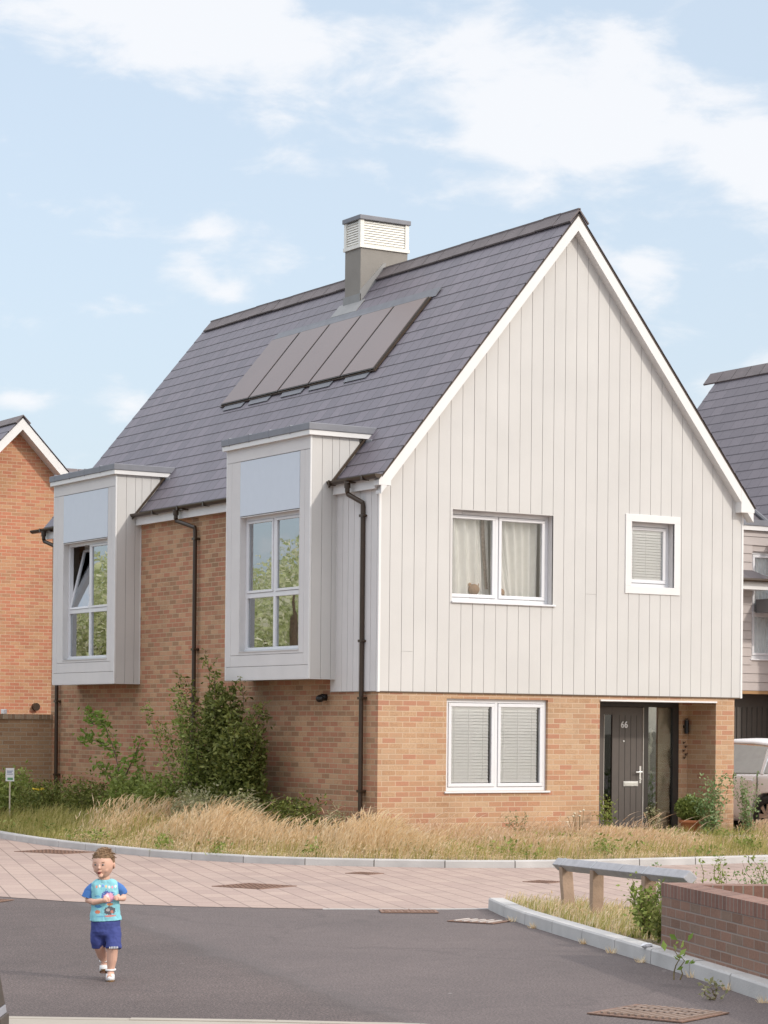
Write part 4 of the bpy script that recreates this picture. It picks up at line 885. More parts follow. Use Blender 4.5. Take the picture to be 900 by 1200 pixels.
# grass corner wedge
b = MB(); kk = [Vector(p) for p in nearkerb]; L1 = []
for i, p in enumerate(kk):
    d = (kk[min(i+1, len(kk)-1)]-kk[max(i-1, 0)]).normalized(); L1.append((p.x-d.y*.14, p.y+d.x*.14))
struct(MB().poly([(x, y, .095) for x, y in L1+[(-6.0, -22), (-4.6, -15.5), (-3.2, -13.6), (-3.1, -11.2), (-3.35, -9.6), (-3.66, -8.62)]]).build('verge', SOIL))
struct(MB().box(-3.0, 9, -14.2, -13.9, 0, .01).build('edging', CONC))

# ------------------------------------------------------------------ covers and gratings
IRON = mat('rusty_iron', (.21, .125, .09), .8, .25, 12, .5, 70)
def cover(cx_, cy_, w_, h_, rot, name, lab, grid=0, m=IRON, cat='manhole cover'):
    c = root(name, (cx_, cy_, .004), lab, cat, 'manhole covers in the paving' if name == 'manhole_cover' else None, rz=rot, world=False)
    MB().box(-w_/2-.03, w_/2+.03, -h_/2-.03, -h_/2, 0, .008).box(-w_/2-.03, w_/2+.03, h_/2, h_/2+.03, 0, .008).box(-w_/2-.03, -w_/2, -h_/2, h_/2, 0, .008).box(w_/2, w_/2+.03, -h_/2, h_/2, 0, .008).build('frame', m, c)
    b = MB(); b.box(-w_/2+.004, w_/2-.004, -h_/2+.004, h_/2-.004, 0, .005)
    if grid:
        nx_ = int(w_/grid); ny_ = int(h_/grid)
        for i in range(nx_):
            for j in range(ny_): 
                x = -w_/2+(i+.5)*w_/nx_; y = -h_/2+(j+.5)*h_/ny_; b.box(x-grid*.3, x+grid*.3, y-grid*.3, y+grid*.3, .005, .011)
    b.build('plate', m, c); return c
va = -YAW
cover(-3.62, 2.72, .62, .85, R(24), 'manhole_cover', 'brown manhole cover nearest the curved kerb at the left edge', .07)
cover(-4.42, -4.60, .62, .62, R(24), 'manhole_cover', 'square brown manhole cover in the middle of the paving, right of the child', .07)
cover(-2.08, -3.12, .26, .30, R(24), 'manhole_cover', 'tiny service cover in the paving close to the kerb', .05)
cover(-.95, -5.3, .3, .3, R(24), 'manhole_cover', 'small service cover in the paving in front of the ground floor window', .05)
cover(-8.05, -5.35, .55, .5, R(-50), 'manhole_cover', 'square cover in the asphalt beside the paving at the left edge', .06)
cover(-4.75, -8.35, .5, .3, R(-28), 'manhole_cover', 'oblong cover at the edge of the asphalt, centre of the road', .06)
gr = cover(-7.70, -15.98, .62, .56, R(-68), 'drain_grating', 'large iron drain grating in the road at the bottom right', 0, cat='drain')
IR2 = mat('worn_iron', (.24, .175, .14), .7, .2, 10, .4, 60)
b = MB()
for i in range(12):
    x = -.27+i*.049; b.prism([(x, -.26, .006), (x+.02, -.26, .006), (x+.045, .26, .006), (x+.025, .26, .006)], (0, 0, .012))
b.box(-.29, .29, -.03, -.005, .018, .021); b.box(-.29, .29, .1, .12, .018, .021)
b.build('bars', IR2, gr)
gd = cover(-4.78, -9.62, .42, .30, R(-62), 'gully_grate', 'rusty road gully with pale bars beside the start of the near kerb', 0, cat='drain')
b = MB()
for i in range(5): b.box(-.19+i*.085, -.165+i*.085, -.14, .14, .006, .014)
b.build('bars', mat('pale_worn_metal', (.5, .45, .42), .6, .1), gd)

# ------------------------------------------------------------------ bollard at the left edge
BO = root('bollard', (-11.79, -14.77, 0), 'dark tapered bollard with a pale band, cut by the left edge', 'bollard', rz=-YAW, world=False)
def frustum(mb, a, b_, z0, z1): return mb.add([(-a,-a,z0),(a,-a,z0),(a,a,z0),(-a,a,z0),(-b_,-b_,z1),(b_,-b_,z1),(b_,b_,z1),(-b_,b_,z1)], [(0,3,2,1),(4,5,6,7),(0,1,5,4),(1,2,6,5),(2,3,7,6),(3,0,4,7)])
frustum(frustum(frustum(MB(), .155, .155, .0, .092), .135, .05, .14, .68), .05, .03, .68, .72).build('post', mat('bollard_dark', (.06, .045, .035), .6, .2), BO, bevel=.01)
frustum(MB(), .142, .136, .092, .14).build('band', mat('band_grey', (.27, .27, .30), .6), BO, bevel=.004)

# ------------------------------------------------------------------ small sign and flower tag in the bed
SG = root('plant_sign', (-1.8, 8.72, .2), 'small white notice on a thin wooden stake among the plants at the left edge', 'sign', rz=-YAW+.15, world=False)
MB().box(-.012, .012, .0, .015, 0, .86).build('stake', mat('pale_stake', (.55, .47, .36), .8), SG)
sgp = MB().box(-.07, .07, -.006, 0, .64, .86).build('board', WHITEP, SG)
b = MB()
for i, z in enumerate((.81, .79, .76)): b.box(-.05, .05-.02*(i % 2), -.008, -.006, z-.006, z+.004)
b.build('lettering', mat('blue_ink', (.12, .16, .3), .7), sgp); MB().box(-.04, .05, -.008, -.006, .66, .70).build('picture', mat('green_ink', (.12, .3, .14), .7), sgp)
YEL = mat('yellow_flower', (.75, .55, .04), .6)
fl = root('yellow_flower', (-1.5, 8.23, .2), 'flat yellow flower head above the dark green shrubs at the left', 'flower', world=False)
b = MB()
for i in range(40): a = random.random()*6.28; rr_ = random.random()**.5*.1; b.ell((rr_*math.cos(a), rr_*math.sin(a)*.6, .50+random.uniform(-.015, .02)+rr_*.2), (.018, .018, .01), 5, 3)
b.build('petals', YEL, fl); MB().tube([(0, 0, 0), (.01, 0, .49)], .006, 5).build('stem', mat('stem_green', (.1, .16, .04)), fl)

# ------------------------------------------------------------------ car
SILV = mat('silver_paint', (.90, .88, .88), .3, .02, metal=.0, spec=.7)
CG = glassmat('car_glass', (.22, .23, .20), .05, 1.6)
RUB = mat('rubber', (.02, .02, .02), .8)
CAR = root('parked_car', (8.82, 2.3, .10), 'silver car parked nose in beside the house, rear corner showing', 'car', world=False)
# local: +y = front, side facing the camera at x=-.86 ; length 4.1 (rear at y=-1.95)
def ringc(y, zb_, zt_, hwb, hwt, n=7):
    """half section from sill to the top, mirrored"""
    pts = [(0, zb_), (-hwb*.9, zb_), (-hwb, zb_+.08), (-hwb*1.015, (zb_+zt_)/2), (-hwb*.985, zt_-.06), (-hwt, zt_), (-hwt*.5, zt_+.02), (0, zt_+.025)]
    full = pts+[(-x, z) for x, z in pts[-2:0:-1]]; return [(x, y, z) for x, z in full]
def loft(rings):
    n = len(rings[0]); vs = [p for r_ in rings for p in r_]; fs = [tuple(range(n))]+[tuple(range((len(rings)-1)*n+n-1, (len(rings)-1)*n-1, -1))]
    for i in range(len(rings)-1):
        for k_ in range(n): fs.append((i*n+k_, (i+1)*n+k_, (i+1)*n+(k_+1) % n, i*n+(k_+1) % n))
    return MB().add(vs, fs)
st = [(-1.93, .42, .82, .70, .62), (-1.86, .30, .98, .80, .74), (-1.6, .24, 1.04, .85, .79), (-.9, .22, 1.02, .86, .80), (0, .20, 1.0, .86, .80), (.9, .20, .97, .86, .80), (1.3, .22, .92, .85, .78), (1.8, .26, .80, .80, .70), (2.08, .34, .66, .68, .58)]
body = loft([ringc(*s) for s in st]).build('body', SILV, CAR, smooth=True, fix=True)
ss = body.modifiers.new('sub', 'SUBSURF'); ss.levels = 1; ss.render_levels = 2
# wheel arches cut out
for yy in (-1.24, 1.26):
    for sx_ in (-1, 1):
        c = MB().tube([(sx_*.60, yy, .33), (sx_*1.0, yy, .33)], .375, 28).build('arch_lining', RUB, CAR)
        c.hide_render = True; c.hide_viewport = True
        bo = body.modifiers.new('cut', 'BOOLEAN'); bo.object = c; bo.operation = 'DIFFERENCE'; bo.solver = 'EXACT'
def cab(y, z0, z1, w0, w1_): return [(-w0, y, z0), (-w1_, y, z1), (w1_, y, z1), (w0, y, z0)]
roofp = [(-1.55, 1.40), (-1.2, 1.475), (-.6, 1.52), (0, 1.525), (.5, 1.46)]
b = MB(); vs = []
for y, z in roofp: vs += [(-.60, y, z-.05), (-.52, y, z), (0, y, z+.02), (.52, y, z), (.60, y, z-.05)]
for i in range(4):
    for k_ in range(4): b_i = i*5+k_; b.f.append((b_i, b_i+5, b_i+6, b_i+1))
b.v = vs
rfc = b.build('roof_panel', SILV, CAR, smooth=True); sd = rfc.modifiers.new('so', 'SOLIDIFY'); sd.thickness = .03
# pillars and glass per side
for sx_ in (-1, 1):
    g_ = MB(); S_ = lambda x, y, z: (sx_*x, y, z)
    g_.add([S_(.80, -1.62, 1.03), S_(.80, 1.15, .98), S_(.615, .5, 1.42), S_(.615, 0, 1.48), S_(.615, -.6, 1.475), S_(.615, -1.2, 1.43), S_(.64, -1.5, 1.34)], [(0, 1, 2, 3, 4, 5, 6)]); g_.build('side_glass', CG, CAR)
    p_ = MB()
    for (ya, yb, w_) in ((-1.63, -1.5, .14), (-1.07, -1.02, .06), (.38, .36, .05), (1.15, .5, .07)):
        zt_ = 1.47 if abs(yb) < 1 else 1.40
        p_.prism([S_(.815, ya-w_/2, 1.0), S_(.815, ya+w_/2, 1.0), S_(.63, yb+w_/2, zt_), S_(.63, yb-w_/2, zt_)], (sx_*-.02, 0, 0))
    p_.build('pillar', SILV, CAR)
    hd = MB()
    for yh in (-.83, .28): hd.box(sx_*.862, sx_*.90, yh-.09, yh+.09, .885, .91)
    hd.build('door_handle', SILV, CAR, bevel=.008)
    sm = MB()
    for yh in (-1.02, .62): sm.box(sx_*.855, sx_*.8695, yh-.004, yh+.004, .35, .98)
    sm.box(sx_*.86, sx_*.868, -.5, .62, .30, .308); sm.build('door_seam', BLACK, CAR)
MB().add([(-.72, -1.72, 1.04), (.72, -1.72, 1.04), (.58, -1.52, 1.40), (-.58, -1.52, 1.40)], [(0, 1, 2, 3)]).build('rear_glass', CG, CAR)
MB().add([(-.74, 1.2, .98), (.74, 1.2, .98), (.58, .5, 1.44), (-.58, .5, 1.44)], [(0, 1, 2, 3)]).build('windscreen', CG, CAR)
for sx_ in (-1, 1):
    MB().box(sx_*.60, sx_*.79, -1.93, -1.80, .78, .98).build('tail_lamp', mat('red_lens', (.35, .01, .01), .2), CAR, bevel=.02)
    MB().box(sx_*.45, sx_*.70, 1.95, 2.06, .58, .70).build('headlamp', mat('clear_lens', (.7, .7, .7), .1), CAR, bevel=.02)
b = MB(); b.box(-.6, .6, -1.1, 1.1, .25, 1.0); b.build('cabin_interior', mat('dark_trim', (.05, .045, .04), .9), CAR)
for yy in (-.35, .55):
    for sx_ in (-1, 1): MB().box(sx_*.12, sx_*.55, yy-.08, yy+.06, .95, 1.18).ell((sx_*.33, yy-.02, 1.27), (.12, .05, .09)).build('seat_back', mat('seat_cloth', (.16, .13, .08), .9), CAR, bevel=.02)
RIM = mat('alloy', (.55, .52, .50), .3, .05, metal=.8)
for yy in (-1.24, 1.26):
    for sx_ in (-1, 1):
        wh_ = root('wheel', (0, 0, 0), '', '', world=False) if 0 else None
        xx = sx_*.77; n = 36; t_ = MB(); prof = [(.20, -.09), (.30, -.10), (.328, -.07), (.33, 0), (.328, .07), (.30, .10), (.20, .09)]
        vs = []; fs = []
        for i in range(n):
            a = 2*math.pi*i/n
            for rr_, xo in prof: vs.append((xx+xo, yy+rr_*math.cos(a), .33+rr_*math.sin(a)))
        m_ = len(prof)
        for i in range(n):
            for k_ in range(m_-1): fs.append((i*m_+k_, ((i+1) % n)*m_+k_, ((i+1) % n)*m_+k_+1, i*m_+k_+1))
        wl = t_.add(vs, fs).build('wheel', RUB, CAR, smooth=True)
        r_ = MB(); xo = xx+sx_*.075
        r_.tube([(xo-sx_*.03, yy, .33), (xo+sx_*.012, yy, .33)], .05, 14)
        for i in range(7):
            a = 2*math.pi*i/7; ca_, sa_ = math.cos(a), math.sin(a)
            q = lambda rr_, w_: (rr_*ca_-w_*sa_, rr_*sa_+w_*ca_)
            pts = [q(.04, -.028), q(.215, -.038), q(.215, .038), q(.04, .028)]
            r_.prism([(xo, yy+p[0], .33+p[1]) for p in pts], (sx_*-.025, 0, 0))
        vs = []; fs = []
        for i in range(n):
            a = 2*math.pi*i/n
            for rr_, dx in ((.205, 0), (.235, .012), (.24, -.01), (.205, -.04)): vs.append((xo+sx_*dx, yy+rr_*math.cos(a), .33+rr_*math.sin(a)))
        for i in range(n):
            for k_ in range(4): fs.append((i*4+k_, ((i+1) % n)*4+k_, ((i+1) % n)*4+(k_+1) % 4, i*4+(k_+1) % 4))
        r_.add(vs, fs); r_.build('rim', RIM, wl)

# ------------------------------------------------------------------ vegetation
LG = leafmat('leaf_green', [(0, (0.150, 0.190, 0.040)), (.5, (0.255, 0.315, 0.079)), (1, (0.420, 0.468, 0.145))], .4)
LD = leafmat('leaf_dark', [(0, (0.083, 0.097, 0.020)), (.5, (0.159, 0.186, 0.041)), (1, (0.333, 0.349, 0.108))], .35)
LL = leafmat('leaf_lime', [(0, (.14, .22, .035)), (.5, (.21, .31, .06)), (1, (.30, .40, .10))], .4)
LP = leafmat('leaf_pale', [(0, (.24, .25, .11)), (.5, (.38, .37, .2)), (1, (.52, .48, .32))], .4)
LM = leafmat('leaf_mint', [(0, (.14, .22, .07)), (.5, (.24, .34, .14)), (1, (.38, .48, .26))], .35)
BARK = mat('bark', (.13, .09, .06), .9, .3, 20, .5, 40); STEM = mat('stem_brown', (.17, .13, .06), .8, .3, 20)
def plant(name, label, cat, base, stems, m, leaf, n_per, spread, aspect=.45, stem_r=.008, stemmat=None, group=None, upb=.3, clump=None, sides=2):
    """stems: list of polylines (offsets from base); leaves scattered round them"""
    p = root(name, base, label, cat, group, world=False)
    b = MB(); pts = []
    for s in stems:
        s = [Vector(q) for q in s]; nn_ = len(s)
        b.tube(s, [stem_r*(1-.75*i/(nn_-1)) for i in range(nn_)], 5)
        for i in range(nn_-1):
            L_ = (s[i+1]-s[i]).length; k_ = max(1, int(n_per*L_))
            if i == 0 and nn_ > 3: k_ = k_//3
            f = RNG.random(k_); seg = np.array(s[i])[None]+(np.array(s[i+1])-np.array(s[i]))[None]*f[:, None]
            sp = spread*(1-.45*i/(nn_-1)); off = RNG.normal(size=(k_, 3))*sp; pts.append(seg+off)
    if clump:
        for c, r_, k_ in clump:
            q = RNG.normal(size=(k_, 3)); q /= np.linalg.norm(q, axis=1)[:, None]; q *= (RNG.random(k_)**.45)[:, None]; pts.append(np.array(c)[None]+q*np.array(r_)[None])
    pts = np.concatenate(pts); pts[:, 2] = np.maximum(pts[:, 2], .01)
    b.build('stems', stemmat or STEM, p)
    v, f = leaves_np(pts, leaf, aspect, upb=upb); npmesh('foliage', v, f, 3, m, p); return p
rr = random.Random(21)
# image-right and image-up directions at the side wall: +y goes left, so spread along y
def wig(x, y, h, lx, ly, k=6, wob=.05):
    return [(x+lx*(i/k)**1.3+rr.uniform(-wob, wob)*(i > 0), y+ly*(i/k)**1.3+rr.uniform(-wob, wob)*(i > 0), h*i/k) for i in range(k+1)]
# big shrub against the side wall
stems = []
for i in range(30):
    yy = rr.uniform(-.8, .55); h_ = (2.45-.55*abs(yy-.0))*rr.uniform(.7, 1.0)
    if yy < -.25: h_ = rr.uniform(1.3, 1.95)
    stems.append(wig(rr.uniform(-.18, .18), yy*.4, h_, rr.uniform(-.32, .12), yy*1.15, 7, .06))
stems += [wig(-.1, .6, 2.35, -.1, .75, 8, .03), wig(-.05, .4, 2.75, -.05, .25, 8, .04), wig(0, .5, 2.3, 0, .95, 8, .04)]
cl = [((-.12, -.35, .55), (.38, .75, .55), 5200), ((-.1, -.5, 1.15), (.33, .55, .5), 3600), ((-.15, .2, 1.0), (.35, .65, .65), 3000), ((-.1, .15, 1.7), (.26, .45, .5), 1500)]
plant('shrub', 'tall bushy dark green shrub against the brick side wall between the two bays', 'shrub', (-.50, 3.35, .2), stems, LD, .085, 95, .07, .42, .012, BARK, clump=cl)
stems = []
for i in range(12):
    yy = rr.uniform(.1, 1.1); stems.append(wig(rr.uniform(-.3, -.1), yy*.5, rr.uniform(1.3, 2.5), rr.uniform(-.2, .1), yy*.9, 7, .06))
plant('shrub', 'lighter leafy shoots on the left of the dark shrub under the second bay', 'shrub', (-.72, 3.55, .2), stems, LG, .08, 95, .065, .4, .008, BARK, clump=[((0, .45, .5), (.3, .6, .5), 1300)])
# sapling with lime leaves
S0 = Vector((-1.0, 6.0, .25)); br = [(0, 0, 0), (0, .1, .6), (.0, .35, 1.1), (0, .75, 1.55), (0, 1.15, 1.75)]
stems = [br, [(0, .35, 1.1), (.0, .9, 1.25), (0, 1.35, 1.32), (0, 1.75, 1.30)], [(0, .1, .6), (0, -.35, 1.05), (0, -.62, 1.35)], [(0, .75, 1.55), (0, 1.2, 1.55), (0, 1.5, 1.78)], [(0, 0, 0), (.1, -.2, .5), (0, -.5, .85)], [(0, .1, .5), (0, .6, .75), (0, 1.0, .95)]]
plant('sapling', 'straggly lime green sapling in front of the brick wall below the far bay', 'sapling', S0, stems, LL, .095, 110, .075, .5, .014, BARK)
# low shrubs in the bed (left)
def mound(name, label, x, y, rx_, ry_, h_, m, leaf, n_, group='low shrubs in the bed', z=.18, aspect=.45):
    h_ *= 1.18
    st_ = [wig(rr.uniform(-.1, .1)*rx_, rr.uniform(-.3, .3)*ry_, h_*rr.uniform(.6, 1.05), rr.uniform(-.8, .8)*rx_, rr.uniform(-.9, .9)*ry_, 4, .04) for _ in range(14)]
    return plant(name, label, 'shrub', (x, y, z), st_, m, leaf, 60, .08, aspect, .006, group=group, clump=[((0, 0, h_*.42), (rx_, ry_, h_*.5), n_)])
mound('low_shrub', 'green weedy shrub at the left edge around the small white notice', -1.5, 9.6, .5, .9, .75, LG, .085, 2400)
mound('low_shrub', 'dark rounded shrub beneath the yellow flower', -1.35, 8.3, .45, .75, .62, LD, .06, 3000)
mound('low_shrub', 'dark low shrub in front of the downpipe at the rear corner', -1.2, 6.9, .45, .7, .66, LD, .06, 2800)
mound('low_shrub', 'bright green bush under the lime sapling', -1.05, 5.6, .4, .75, .75, LG, .085, 2600)
mound('low_shrub', 'mid green bush left of the tall dark shrub', -1.1, 4.5, .4, .6, .8, LG, .07, 2200)
mound('low_shrub', 'pale grey green thistly clump in front of the tall dark shrub', -1.3, 2.9, .35, .65, .62, LP, .06, 1700)
mound('low_shrub', 'pale wiry weed clump below the nearer bay', -1.05, 1.95, .3, .5, .62, LP, .05, 900)
mound('low_shrub', 'dark green bush at the foot of the brick wall left of the front corner', -.6, 1.45, .32, .85, .55, LD, .065, 2800)
mound('low_shrub', 'small pale green weed by the downpipe at the front corner', -.55, .25, .2, .3, .42, LP, .04, 380)
# by the front door
def tallweed(label, x, y, h_, m, n=8, sp=.2, leaf=.06, z=.18, np_=90, group='tall weeds around the porch', up_=.3):
    st_ = [wig(rr.uniform(-.05, .05), rr.uniform(-.05, .05), h_*rr.uniform(.55, 1), rr.uniform(-sp, sp), rr.uniform(-sp, sp)*.6, 6, .03) for _ in range(n)]
    return plant('tall_weed', label, 'plant', (x, y, z), st_, m, leaf, np_, .045, .5, .006, group=group, upb=up_)
tallweed('tall mint green weed in front of the brick pillar, right of the flower pot', 5.55, -.45, 1.02, LM, 15, .32, .06)
tallweed('slender weed in front of the parked car', 6.30, -.45, 1.05, LM, 12, .25, .05, np_=75)
tallweed('small green weed against the left jamb of the front door', 3.75, -.35, .68, LG, 8, .14, .05)
tallweed('low weed in front of the door, nearer its hinges', 4.35, -.6, .55, LP, 7, .14, .04)
tallweed('thin weed in the grass below the ground floor window', 2.2, -.3, .45, LP, 7, .25, .04)
tallweed('thin weed growing at the right end of the grass verge', 6.9, -.9, .6, LM, 8, .25, .05)
tallweed('bramble tangled round the last post of the knee rail', -5.02, -12.45, .50, LG, 20, .2, .05, z=.1, np_=110, group='weeds on the road corner')
tallweed('dark weed clump against the end of the planter wall', -5.18, -12.92, .34, LD, 16, .2, .05, z=.1, np_=110, group='weeds on the road corner')
tallweed('single green weed growing out of the near kerb joint', -6.62, -14.82, .42, LL, 2, .05, .07, z=.05, np_=34, group='weeds on the road corner', up_=.9)
tallweed('tiny dry weed in the kerb joint by the planter', -6.86, -15.5, .14, LP, 3, .06, .04, z=.0, np_=90, group='weeds on the road corner')
for i, (x, y, h_, lb) in enumerate(((-4.35, -11.9, .62, 'wispy seedling rising behind the left end of the planter'), (-4.0, -12.1, .66, 'wispy weed with small leaves behind the middle of the planter'), (-3.75, -12.3, .62, 'wispy weed behind the planter, second from the right edge'), (-3.5, -12.35, .78, 'tallest wispy weed behind the planter, at the right edge'))):
    tallweed(lb, x, y, h_, LG if i % 2 else LM, 7, .3, .035, z=.10, np_=110, group='wispy weeds behind the planter')
# potted box ball
PT = root('potted_plant', (5.46, -.12, .235), 'round clipped bush in a terracotta pot beside the front door', 'potted plant', world=False)
TERRA = mat('terracotta', (.48, .17, .07), .8, .1, 8, .2)
b = MB(); prof = [(.11, 0), (.155, .17), (.175, .17), (.178, .215), (.16, .215), (.15, .18)]; vs = []; n = 24
for i in range(n):
    a = 2*math.pi*i/n; vs += [(r_*math.cos(a), r_*math.sin(a), z) for r_, z in prof]
fs = [(i*6+k_, ((i+1) % n)*6+k_, ((i+1) % n)*6+k_+1, i*6+k_+1) for i in range(n) for k_ in range(5)]
b.add(vs, fs).build('pot', TERRA, PT, smooth=True)
MB().tube([(0, 0, .17), (0, 0, .171)], .155, 20).build('compost', SOIL, PT)
q = RNG.normal(size=(3000, 3)); q /= np.linalg.norm(q, axis=1)[:, None]; q *= (.72+.28*RNG.random(3000))[:, None]; q = q*np.array([.235, .235, .19])+np.array([0, 0, .38])
v, f = leaves_np(q, .045, .6); npmesh('foliage', v, f, 3, LG, PT)
# trees on the green across the road (they show in the bay windows)
def tree(x, y, h_, r_, m, lab):
    t_ = root('tree', (x, y, 0), lab, 'tree', 'trees on the green beyond the road', world=False)
    b = MB(); b.tube([(0, 0, 0), (.05, .03, h_*.25), (0, .1, h_*.5), (.1, 0, h_*.85)], [.22, .17, .12, .03], 8)
    cl_ = []; h_ *= .86
    for i in range(16):
        a = rr.uniform(0, 6.28); z = h_*rr.uniform(.28, .92); rad = r_*math.sin(math.pi*min(1, (z/h_-.12)/.9))*.65
        c = (rad*math.cos(a), rad*math.sin(a), z); b.tube([(0, 0, z*.6), (c[0]*.5, c[1]*.5, z*.85), c], [.06, .04, .015], 5); cl_.append(c)
    b.build('trunk', BARK, t_); pts = []
    for c in cl_:
        q = RNG.normal(size=(1000, 3)); q /= np.linalg.norm(q, axis=1)[:, None]; q *= (RNG.random(1000)**.4)[:, None]*r_*rr.uniform(.35, .5); pts.append(np.array(c)[None]+q)
    v, f = leaves_np(np.concatenate(pts), .15, .6); npmesh('crown', v, f, 3, m, t_)
LT = leafmat('leaf_tree', [(0, (0.431, 0.478, 0.216)), (.5, (0.696, 0.724, 0.406)), (1, (0.950, 0.898, 0.703))], .4)
for i, (x, y, h_, r_) in enumerate(((-9, 17, 5.6, 3.0), (-13, 22, 6.2, 3.4), (-17, 30, 6.8, 3.6), (-12, 33, 6.9, 3.6), (-22, 38, 8.0, 4), (-9, 26, 6.0, 3.2), (-14.5, 27, 7.0, 3.5))):
    tree(x, y, h_, r_, LT, ['broad tree standing nearest the far bay window', 'leafy tree second along the green', 'wide tree midway along the green', 'tree at the back of the green', 'tallest tree at the end of the green', 'small tree near the garden wall end', 'tree filling the middle of the green'][i])

# ---- grasses
def grass(name, label, poly_, n, hfun, m, zf, lean=.25, wid=.006, heads=0., seg=3):
    xs = [p[0] for p in poly_]; ys_ = [p[1] for p in poly_]; P_ = np.array(poly_); out_ = []
    while sum(len(o) for o in out_) < n:
        q = np.stack([RNG.uniform(min(xs), max(xs), n*2), RNG.uniform(min(ys_), max(ys_), n*2)], 1)
        ins = np.zeros(len(q), bool); j = len(P_)-1
        for i in range(len(P_)):
            xi, yi, xj, yj = *P_[i], *P_[j]
            with np.errstate(divide='ignore', invalid='ignore'):
                c = ((yi > q[:, 1]) != (yj > q[:, 1])) & (q[:, 0] < (xj-xi)*(q[:, 1]-yi)/(yj-yi)+xi)
            ins ^= c; j = i
        out_.append(q[ins])
    q = np.concatenate(out_)[:n]; h_, keep = hfun(q); keep = RNG.random(n) < keep; q = q[keep]; h_ = h_[keep]; n = len(q)
    h_ = h_*RNG.uniform(.55, 1.15, n); z0 = zf(q)
    a = RNG.uniform(0, 2*np.pi, n); d = np.stack([np.cos(a), np.sin(a)], 1)*(RNG.uniform(.1, 1, n)*lean)[:, None]; d[:, 0] += lean*.45; d[:, 1] -= lean*.25
    ya = RNG.uniform(0, np.pi, n)-.5; side_ = np.stack([np.cos(ya), np.sin(ya)], 1); V = []; 
    for k_ in range(seg+1):
        t = k_/seg; c = q+d*(h_*t**1.8)[:, None]; z = z0+h_*t*(1-.18*t*t)
        wd = wid*(1-t*.85)*(.7+h_)
        V.append(np.concatenate([c-side_*wd[:, None], z[:, None]], 1)); V.append(np.concatenate([c+side_*wd[:, None], z[:, None]], 1))
    V = np.stack(V, 1); m2 = 2*(seg+1); idx = np.arange(n)[:, None]*m2
    F = np.concatenate([idx+np.array([2*k_, 2*k_+1, 2*k_+3, 2*k_+2])[None] for k_ in range(seg)], 1).ravel(); V = V.reshape(-1, 3)
    if heads:
        hm = RNG.random(n) < heads; qh = q[hm]; hh = h_[hm]; dh = d[hm]; zh = z0[hm]; nh = len(qh)
        for rot_ in (0, 1):
            s2_ = np.stack([np.cos(ya[hm]+rot_*1.57), np.sin(ya[hm]+rot_*1.57)], 1)*.008
            H = []
            for t, wd in ((.80, .25), (.90, 1.), (1.02, .8), (1.18, .1)):
                c = qh+dh*(hh*t**1.8)[:, None]; z = zh+hh*t*(1-.18*t*t)
                H.append(np.concatenate([c-s2_*wd, z[:, None]], 1)); H.append(np.concatenate([c+s2_*wd, z[:, None]], 1))
            H = np.stack(H, 1); o0 = len(V); idx = np.arange(nh)[:, None]*8+o0
            F = np.concatenate([F, np.concatenate([idx+np.array([2*k_, 2*k_+1, 2*k_+3, 2*k_+2])[None] for k_ in range(3)], 1).ravel()]); V = np.concatenate([V, H.reshape(-1, 3)])
    o = npmesh(name, V, F, 4, m); tag(o, label, 'grass'); o['kind'] = 'stuff'; return o
GD = leafmat('grass_dry', [(0, (.66, .48, .27)), (.35, (.82, .64, .41)), (.7, (.90, .75, .53)), (1, (.94, .84, .66))], .6, .7, .12)
GP = leafmat('grass_seed', [(0, (.66, .46, .30)), (.5, (.84, .65, .48)), (1, (.93, .80, .66))], .6, .7, .12)
GG = leafmat('grass_green', [(0, (.28, .28, .07)), (.5, (.48, .44, .15)), (1, (.72, .62, .30))], .6, .7, .2)
KB = np.array(bed_in)
def kdist(q): return np.min(np.hypot(q[:, None, 0]-KB[None, :, 0], q[:, None, 1]-KB[None, :, 1]), axis=1)
def bedz(q): return .065+np.minimum(kdist(q), 2.2)*.055
frontpoly = [p for p in bed_in if p[1] < 4.2]+[(14, -.05), (.02, -.05), (.02, 0), (-.12, 0), (-.12, 4.2)]
frontpoly = [p for p in bed_in if p[1] < 5.0 and p[0] < 9]+[(9, -.15), (-.05, -.12), (-.08, 5.0)]
leftpoly = [p for p in bed_in if p[1] > 1.5 and p[0] < 0]+[(-.1, 1.5), (-.1, 13)]
def sm(a, b_, x): t = np.clip((x-a)/(b_-a), 0, 1); return t*t*(3-2*t)
def h_gold(q):
    d = kdist(q); left = 1-sm(-.6, .6, q[:, 0]); y = q[:, 1]
    h = .15+.50*sm(.12, .75, d)*left+.24*sm(.1, 1.3, d)*(1-left)
    keep = np.where(left > .5, (1-sm(1.5, 2.1, d))*(1-sm(3.6, 4.8, y)), .9-.5*sm(2.2, 3, d))
    onstep = (q[:, 0] > 4.5) & (q[:, 0] < 6.4) & (y > -1.1); keep = np.where(onstep, 0, keep)
    h = h*(1-.6*np.exp(-((q[:, 0]-4.3-(y+3)*.42)/.75)**2)); h = h*(1-.26*sm(-1.6, .4, q[:, 0]))
    nz_ = .75+.35*np.sin(q[:, 0]*2.3+np.sin(y*3.1))*np.cos(y*1.9+q[:, 0]); return h*nz_, keep*(.55+.45*nz_)
grass('dry_grass', 'tall golden dry grass bending over the curved kerb', frontpoly, 44000, h_gold, GD, bedz, .38, .0042, heads=.6)
def h_seed(q):
    d = kdist(q); y = q[:, 1]; onstep = (q[:, 0] > 4.6) & (q[:, 0] < 6.3) & (y > -1.05)
    nz_ = .8+.4*np.sin(q[:, 0]*3.3+y*1.3); return (.15+.14*sm(.3, 1.6, d)*nz_)*(1-.6*np.exp(-((q[:, 0]-4.3-(y+3)*.42)/.75)**2)), np.where(onstep | (q[:, 0] < .2), 0, sm(.2, .7, d)*(.4+.6*nz_))
